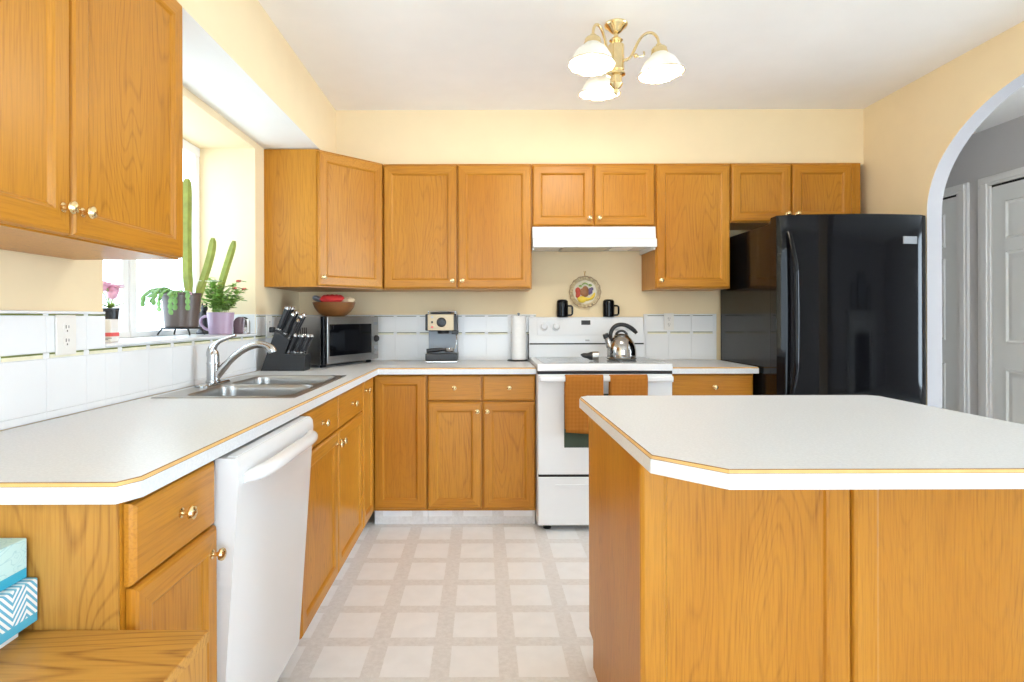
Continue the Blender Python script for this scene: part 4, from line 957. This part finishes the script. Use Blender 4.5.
r = thing('power_plug', 'black plug and cord running down behind the knife block', 'plug', (XL+0.02, 3.37, 1.13))
m = MB(); m.box(XL+0.0172, XL+0.045, 3.352, 3.386, 1.120, 1.152, bev=0.006); m.build('plug_body', blackp_m, r)
m = MB(); m.tube(bez([(XL+0.044, 3.37, 1.134), (XL+0.075, 3.37, 1.13), (XL+0.075, 3.36, 1.02), (XL+0.06, 3.35, ZK+0.006), (XL+0.09, 3.40, ZK+0.005)], 14), 0.004, 8); m.build('cord', blackp_m, r)

# ------------------------------------------------------------------ window sill plants and trinkets
SZ = WZ0
def leaf(m, p, d, up, L, W, mi=0):
    d = Vector(d).normalized(); up = Vector(up); s = d.cross(up).normalized(); u = s.cross(d)
    p = Vector(p)
    m.add([p, p+d*L*.35+s*W*.5+u*L*.05, p+d*L*.75+s*W*.35+u*L*.03, p+d*L-u*L*.05, p+d*L*.75-s*W*.35+u*L*.03, p+d*L*.35-s*W*.5+u*L*.05, p+d*L*.4-u*L*.02, p+d*L*.75-u*L*.04],
          [[0,1,6],[1,2,7,6],[2,3,7],[0,6,5],[5,6,7,4],[4,7,3]], mi)
def rib(n, a): return lambda t: 1 + a*math.cos(n*t)
# brown pot with columnar cactus and trailing holiday cactus
bx, by = -1.425, 2.80
r = thing('plant_stand', 'black wire trivet holding the brown plant pot on the sill', 'plant stand', (bx, by, SZ))
m = MB()
for rr in (0.085, 0.055): m.tube([(bx+rr*math.cos(2*PI*k/24), by+rr*math.sin(2*PI*k/24), SZ+0.036) for k in range(25)], 0.004, 8)
for k in range(4):
    a = PI/4+k*PI/2; m.tube([(bx+0.03*math.cos(a), by+0.03*math.sin(a), SZ+0.036), (bx+0.085*math.cos(a), by+0.085*math.sin(a), SZ+0.036)], 0.0045, 8)
m.build('ring', blackp_m, r)
for k in range(4):
    a = PI/4+k*PI/2; m = MB(); m.tube(bez([(bx+0.083*math.cos(a), by+0.083*math.sin(a), SZ+0.034), (bx+0.10*math.cos(a), by+0.10*math.sin(a), SZ+0.02), (bx+0.105*math.cos(a), by+0.105*math.sin(a), SZ+0.004)], 6), 0.004, 8); m.build('leg', blackp_m, r)
r = thing('potted_cactus', 'tall columnar cactus with trailing succulent in a brown pot on the sill', 'potted plant', (bx, by, SZ+0.041))
z0 = SZ+0.041
m = MB(); m.lathe([(0.0, 0), (0.070, 0), (0.073, 0.004), (0.0845, 0.150), (0.0875, 0.153), (0.0875, 0.160), (0.080, 0.160), (0.077, 0.140), (0.0, 0.140)], (bx, by, z0), n=36); m.build('pot', terra_m, r)
m = MB(); m.lathe([(0, 0.1405), (0.076, 0.1405), (0.05, 0.146), (0, 0.148)], (bx, by, z0), n=24); m.build('soil', soil_m, r)
m = MB(); P = bez([(bx+0.040, by-0.01, z0+0.142), (bx+0.022, by, z0+0.26), (bx+0.022, by, z0+0.45), (bx+0.026, by, z0+0.60), (bx+0.026, by, z0+0.70)], 24)
m.tube(P, [0.012, 0.016, 0.018] + [0.0205]*18 + [0.020, 0.019, 0.017, 0.010], 20, rib=rib(5, 0.12)); m.build('cactus_stem', cactus_m, r)
m = MB(); P = bez([(bx+0.065, by+0.03, z0+0.142), (bx+0.075, by+0.03, z0+0.21), (bx+0.13, by+0.03, z0+0.32), (bx+0.135, by+0.03, z0+0.425)], 18)
m.tube(P, [0.013, 0.015, 0.016] + [0.017]*12 + [0.0168, 0.016, 0.014, 0.008], 20, rib=rib(5, 0.14)); m.build('cactus_stem', cactus_m, r)
random.seed(11); m = MB()
def seg_chain(p, dirs, L=0.027, W=0.023):
    p = Vector(p)
    for d in dirs:
        d = Vector(d).normalized(); q = p + d*L
        mid = (p+q)/2; s = d.cross(Vector((0.3, 0.2, 1))).normalized()
        m.tube([p, p.lerp(q, .3), p.lerp(q, .7), q], [W*.25, W*.48, W*.5, W*.28], 8, flat=0.35)
        p = q
for k in range(22):
    a = PI*0.62 + k/21*PI*0.95 + random.uniform(-.1, .1); rr = 0.055
    st = (bx + rr*math.cos(a), by + rr*math.sin(a), z0+0.146)
    dirs = []; el = random.uniform(0.5, 0.9); out = Vector((math.cos(a), math.sin(a), 0))
    for j in range(random.randint(4, 7)):
        dirs.append(out*math.cos(el) + Vector((0, 0, math.sin(el)))); el -= 0.42
    seg_chain(st, dirs)
for k in range(2):
    a = -PI*0.42 + k*0.42; st = (bx + 0.07*math.cos(a), by + 0.07*math.sin(a), z0+0.155); out = Vector((math.cos(a), math.sin(a), 0))
    seg_chain(st, [out*.9+Vector((0, 0, .5)), out*.8+Vector((0, 0, -.3)), out*.15+Vector((0, 0, -1)), Vector((0, 0, -1)), out*.05+Vector((0, 0, -1))])
m.build('trailing_stems', leaf2_m, r)
m = MB()
for k in range(5): m.ball((bx+0.05+0.012*math.cos(k*1.26), by-0.045+0.012*math.sin(k*1.26), z0+0.155+0.003*(k % 2)), 0.010, 10, sc=(1.2, 1.2, .8))
m.build('pink_blooms', pink_m, r)
m = MB(); m.tube(bez([(bx+0.048, by, SZ+0.262), (bx+0.10, by+0.02, SZ+0.258), (bx+0.155, by+0.05, SZ+0.262)], 10), 0.0012, 6)
m.build('string', string_m, r)
# mauve mug planter
mx, my = -1.345, 3.035
r = thing('mug_planter', 'mauve mug planted with a leafy flowering plant and one cactus arm', 'potted plant', (mx, my, SZ))
m = MB(); m.lathe([(0, 0.0005), (0.052, 0.0005), (0.056, 0.004), (0.066, 0.110), (0.0655, 0.112), (0.062, 0.110), (0.055, 0.095), (0, 0.095)], (mx, my, SZ), n=36); mg = m.build('mug', mauve_m, r)
m = MB(); m.tube(bez([(mx-0.060, my, SZ+0.092), (mx-0.118, my-0.005, SZ+0.100), (mx-0.112, my-0.005, SZ+0.030), (mx-0.056, my, SZ+0.022)], 14), 0.0075, 10); m.build('handle', mauve_m, mg)
m = MB(); m.lathe([(0, 0.0955), (0.056, 0.0955), (0.03, 0.100), (0, 0.101)], (mx, my, SZ), n=22); m.build('soil', soil_m, r)
m = MB(); P = bez([(mx-0.035, my+0.01, SZ+0.098), (mx-0.02, my+0.015, SZ+0.24), (mx+0.035, my+0.02, SZ+0.38), (mx+0.062, my+0.02, SZ+0.482)], 16)
m.tube(P, [0.013, 0.015] + [0.0165]*11 + [0.0165, 0.0155, 0.0135, 0.008][:4], 20, rib=rib(5, 0.13)); m.build('cactus_stem', cactus_m, r)
random.seed(5); st = MB(); lf = MB(); tips = []
for k in range(30):
    a = random.uniform(0, 2*PI); rr = random.uniform(0.0, 0.04); b0 = Vector((mx+rr*math.cos(a), my+rr*math.sin(a), SZ+0.098))
    h = random.uniform(0.07, 0.185); sp_ = random.uniform(0.03, 0.115)
    if k == 0: a = -0.15; sp_ = 0.13; h = 0.17
    tip = b0 + Vector((math.cos(a)*sp_, math.sin(a)*sp_*0.8, h)); P = bez([b0, b0+Vector((0, 0, h*0.6)), tip], 6); st.tube(P, 0.0015, 6); tips.append(tip)
    for j in range(2, 7):
        for q in range(3):
            aa = random.uniform(0, 2*PI); d = Vector((math.cos(aa), math.sin(aa), random.uniform(-.25, .5)))
            leaf(lf, P[j] + Vector((0, 0, random.uniform(-.006, .006))), d, (0, 0, 1), random.uniform(.030, .052), random.uniform(.018, .030))
st.build('stems', leaf_m, r); lf.build('foliage', leaf_m, r, recalc=False)
m = MB()
for tip in (tips[0], tips[3], tips[7]):
    for k in range(5): m.ball(tip + Vector((0.007*math.cos(k*1.26), 0.007*math.sin(k*1.26), 0.003)), 0.0065, 8)
m.build('blossoms', red_m, r)
# black ornament between pot and mug
ox, oy = -1.472, 3.118
r = thing('ornament', 'small black ornament on the sill between brown pot and mauve mug', 'ornament', (ox, oy, SZ))
m = MB(); m.lathe([(0, 0.0005), (0.036, 0.0005), (0.038, 0.006), (0.030, 0.014), (0.022, 0.03), (0.026, 0.070), (0.022, 0.108), (0.010, 0.122), (0, 0.124)], (ox, oy, SZ), n=20); m.build('body', blackp_m, r)
m = MB(); m.ball((ox+0.006, oy-0.004, SZ+0.134), 0.018, 14); m.lathe([(0.006, 0), (0.004, 0.012), (0, 0.018)], (ox-0.006, oy, SZ+0.146), n=8); m.lathe([(0.006, 0), (0.004, 0.012), (0, 0.018)], (ox+0.016, oy, SZ+0.146), n=8); m.build('head', blackp_m, r)
# steel holder on the sill
hx, hy = -1.275, 3.13
r = thing('napkin_holder', 'small arched stainless holder on the sill right of the mauve mug', 'holder', (hx, hy, SZ))
arcp = [(hx-0.036, SZ+0.0005), (hx+0.036, SZ+0.0005)] + [(hx+0.036*math.cos(PI*k/12), SZ+0.054+0.036*math.sin(PI*k/12)) for k in range(13)]
for dy in (-0.022, 0.018):
    m = MB(); m.prism(arcp, hy+dy, hy+dy+0.004, 'xz'); m.build('side_plate', mirror_m, r)
m = MB(); m.box(hx-0.036, hx+0.036, hy-0.018, hy+0.018, SZ+0.0005, SZ+0.006); m.build('base', mirror_m, r)
m = MB(); m.box(hx-0.032, hx+0.030, hy-0.016, hy+0.016, SZ+0.0065, SZ+0.078); m.build('napkins', paper_m, r)
# white carton with red band and the flowering pot at the near end of the sill
r = thing('carton', 'white carton with a red band at the near end of the window sill', 'carton', (-1.315, 2.045, SZ))
m = MB(); m.box(-1.375, -1.276, 2.03, 2.075, SZ+0.0005, SZ+0.079, bev=0.002, seg=1); m.build('box', card_m, r)
m = MB(); m.box(-1.3755, -1.2755, 2.0292, 2.0758, SZ+0.020, SZ+0.033); m.build('red_band', redb_m, r)
m = MB()
for k in range(2): m.box(-1.345, -1.285+0.012*k, 2.0288, 2.0298, SZ+0.008+k*0.005, SZ+0.0105+k*0.005)
m.build('print', ink_m, r)
fx_, fy_ = -1.368, 2.17
r = thing('orchid', 'pink-flowered plant in a dark pot behind the white carton', 'potted plant', (fx_, fy_, SZ))
m = MB(); m.lathe([(0, 0.0005), (0.022, 0.0005), (0.024, 0.004), (0.029, 0.110), (0.031, 0.112), (0.031, 0.120), (0.027, 0.120), (0.026, 0.105), (0, 0.105)], (fx_, fy_, SZ), n=28); m.build('pot', blackp_m, r)
m = MB(); random.seed(4)
for k in range(5):
    a = k*1.26; m.tube(bez([(fx_, fy_, SZ+0.106), (fx_+0.01*math.cos(a), fy_+0.01*math.sin(a), SZ+0.17), (fx_+0.03*math.cos(a), fy_+0.03*math.sin(a), SZ+0.19)], 8), 0.002, 6)
    leaf(m, (fx_, fy_, SZ+0.118), (math.cos(a+.5), math.sin(a+.5), .5), (0, 0, 1), 0.05, 0.02)
m.build('stems', leaf_m, r)
m = MB()
for k in range(5):
    a = k*1.26; c = Vector((fx_+0.03*math.cos(a), fy_+0.03*math.sin(a), SZ+0.19 + 0.008*(k % 3)))
    for q in range(5): leaf(m, c, (math.cos(q*1.26+k), math.sin(q*1.26+k), .35), (0, 0, 1), 0.030, 0.026)
m.ball((fx_+0.01, fy_, SZ+0.185), 0.022, 12); m.ball((fx_+0.022, fy_-0.02, SZ+0.168), 0.017, 12); m.ball((fx_-0.012, fy_-0.02, SZ+0.200), 0.02, 12); m.build('flowers', pink_m, r, recalc=False)

# ------------------------------------------------------------------ low oak cabinet with tissue boxes
r = thing('side_cabinet', 'low oak cabinet in the left foreground holding the tissue boxes', 'cabinet', (-0.85, 0.75, 0))
LX0, LX1, LY0_, LY1_, LZ = -1.20, -0.477, 0.50, 1.031, 0.659
m = MB(); m.box(LX1-0.022, LX1-0.003, LY0_+0.02, LY1_-0.004, 0, LZ-0.021); m.box(LX0, LX0+0.018, LY0_+0.02, LY1_-0.004, 0, LZ-0.021); m.box(LX0+0.018, LX1-0.022, LY1_-0.012, LY1_-0.004, 0.05, LZ-0.021); m.box(LX0+0.018, LX1-0.022, LY0_+0.02, LY1_-0.012, 0.05, 0.068)
m.build('body', OAKB['z'], r)
m = MB(); m.box(LX0, LX1, LY0_, LY1_, LZ-0.0205, LZ, bev=0.0015, seg=1); m.build('top', OAKB['x'], r)
for k in range(2):
    a = LX0+0.004 + k*0.358; Mc = frame_of((0, LY0_+0.02, 0), 0); m = MB(Mc); front(m, a, a+0.352, 0.055, LZ-0.026, 0.001, 0.017, 0.05); d = m.build('door', [OAKB['z'], OAKB['x'], OAKB['z']], r)
    knob_mesh(Mc, a+(0.32 if k == 0 else 0.032), 0.018, 0.55).build('knob', brass_m, d)
for k, (x0, x1, y1, lab) in enumerate(((-1.00, -0.792, 1.008, 'white booklet under the tissue boxes, lower of two'), (-1.00, -0.800, 1.018, 'white booklet under the tissue boxes, upper of two'))):
    m = MB(); m.box(x0, x1, 0.76, y1, LZ+0.0005+k*0.009, LZ+0.0085+k*0.009, bev=0.001, seg=1); b = m.build('booklet', card_m); tag(b, lab, 'booklet', 'booklets under the tissue boxes')
tz = LZ+0.0185
def tissue(x0, x1, y0, y1, z0, h, mat, topc, label):
    r = thing('tissue_box', label, 'tissue box', ((x0+x1)/2, (y0+y1)/2, z0), 0, 'tissue boxes on the low oak cabinet')
    m = MB(); m.box(x0, x1, y0, y1, z0, z0+h, bev=0.0015, seg=1); m.build('carton', mat, r)
    xc, yc = (x0+x1)/2, (y0+y1)/2
    m = MB(); m.lathe([(0.001, 0), (1.0, 0), (1.0, 0.0008), (0.001, 0.0008)], (0, 0, 0), n=28)
    m.v = [Vector((xc + v.x*0.030, yc + v.y*0.075, z0+h+v.z)) for v in m.v]; m.build('opening', grape_m, r)
    if topc is None: return
    m = MB(); random.seed(2)
    P = [[(xc - 0.020+0.04*u/8 + 0.004*math.sin(t*7), yc + (t/8-0.5)*0.10, z0+h+0.001+0.022*math.sin(PI*u/8)*(0.6+0.4*math.sin(t*1.7+u))) for t in range(9)] for u in range(9)]
    m.loft(P, 0, False, False, closed=False); m.build('tissue', paper_m, r)
tissue(-0.894, -0.774, 0.800, 1.028, tz, 0.0745, chevron_material(), None, 'lower tissue box with blue and white zigzag print on low oak cabinet')
tissue(-0.908, -0.791, 0.800, 1.026, tz+0.0755, 0.0685, mint_material(), True, 'upper tissue box in pale mint leaf print stacked on the zigzag one')

# ------------------------------------------------------------------ living room behind, seen mirrored in the refrigerator
r = thing('fireplace', 'fireplace with pale mantel seen only mirrored in the refrigerator door', 'fireplace', (6.3, REAR+0.15, 0))
m = MB(); m.box(5.4, 5.75, REAR+0.001, REAR+0.22, 0, 1.25, bev=0.006); m.box(6.85, 7.2, REAR+0.001, REAR+0.22, 0, 1.25, bev=0.006); m.box(5.75, 6.85, REAR+0.001, REAR+0.22, 0.95, 1.25, bev=0.004); m.build('surround', hdoor_m, r)
m = MB(); m.box(5.3, 7.3, REAR+0.001, REAR+0.30, 1.255, 1.31, bev=0.006); m.build('mantel_shelf', hdoor_m, r)
m = MB(); m.box(5.75, 6.85, REAR+0.001, REAR+0.05, 0, 0.95); m.build('firebox', gap_m, r)
for k, (a, c, h_, lab) in enumerate(((5.6, 5.9, 0.44, 'small dark picture frame on the mirrored mantel, nearest its left end'), (6.0, 6.5, 0.60, 'large dark picture frame in the middle of the mirrored mantel'), (6.6, 6.9, 0.40, 'small dark picture frame on the mirrored mantel, nearest its right end'))):
    m = MB(); m.box(a, c, REAR+0.08, REAR+0.11, 1.312, 1.312+h_, 0, bev=0.005); m.box(a+0.04, c-0.04, REAR+0.108, REAR+0.113, 1.352, 1.272+h_, 1); tag(m.build('picture_frame', [gap_m, greyp_m]), lab, 'picture frame', 'frames on the mantel')
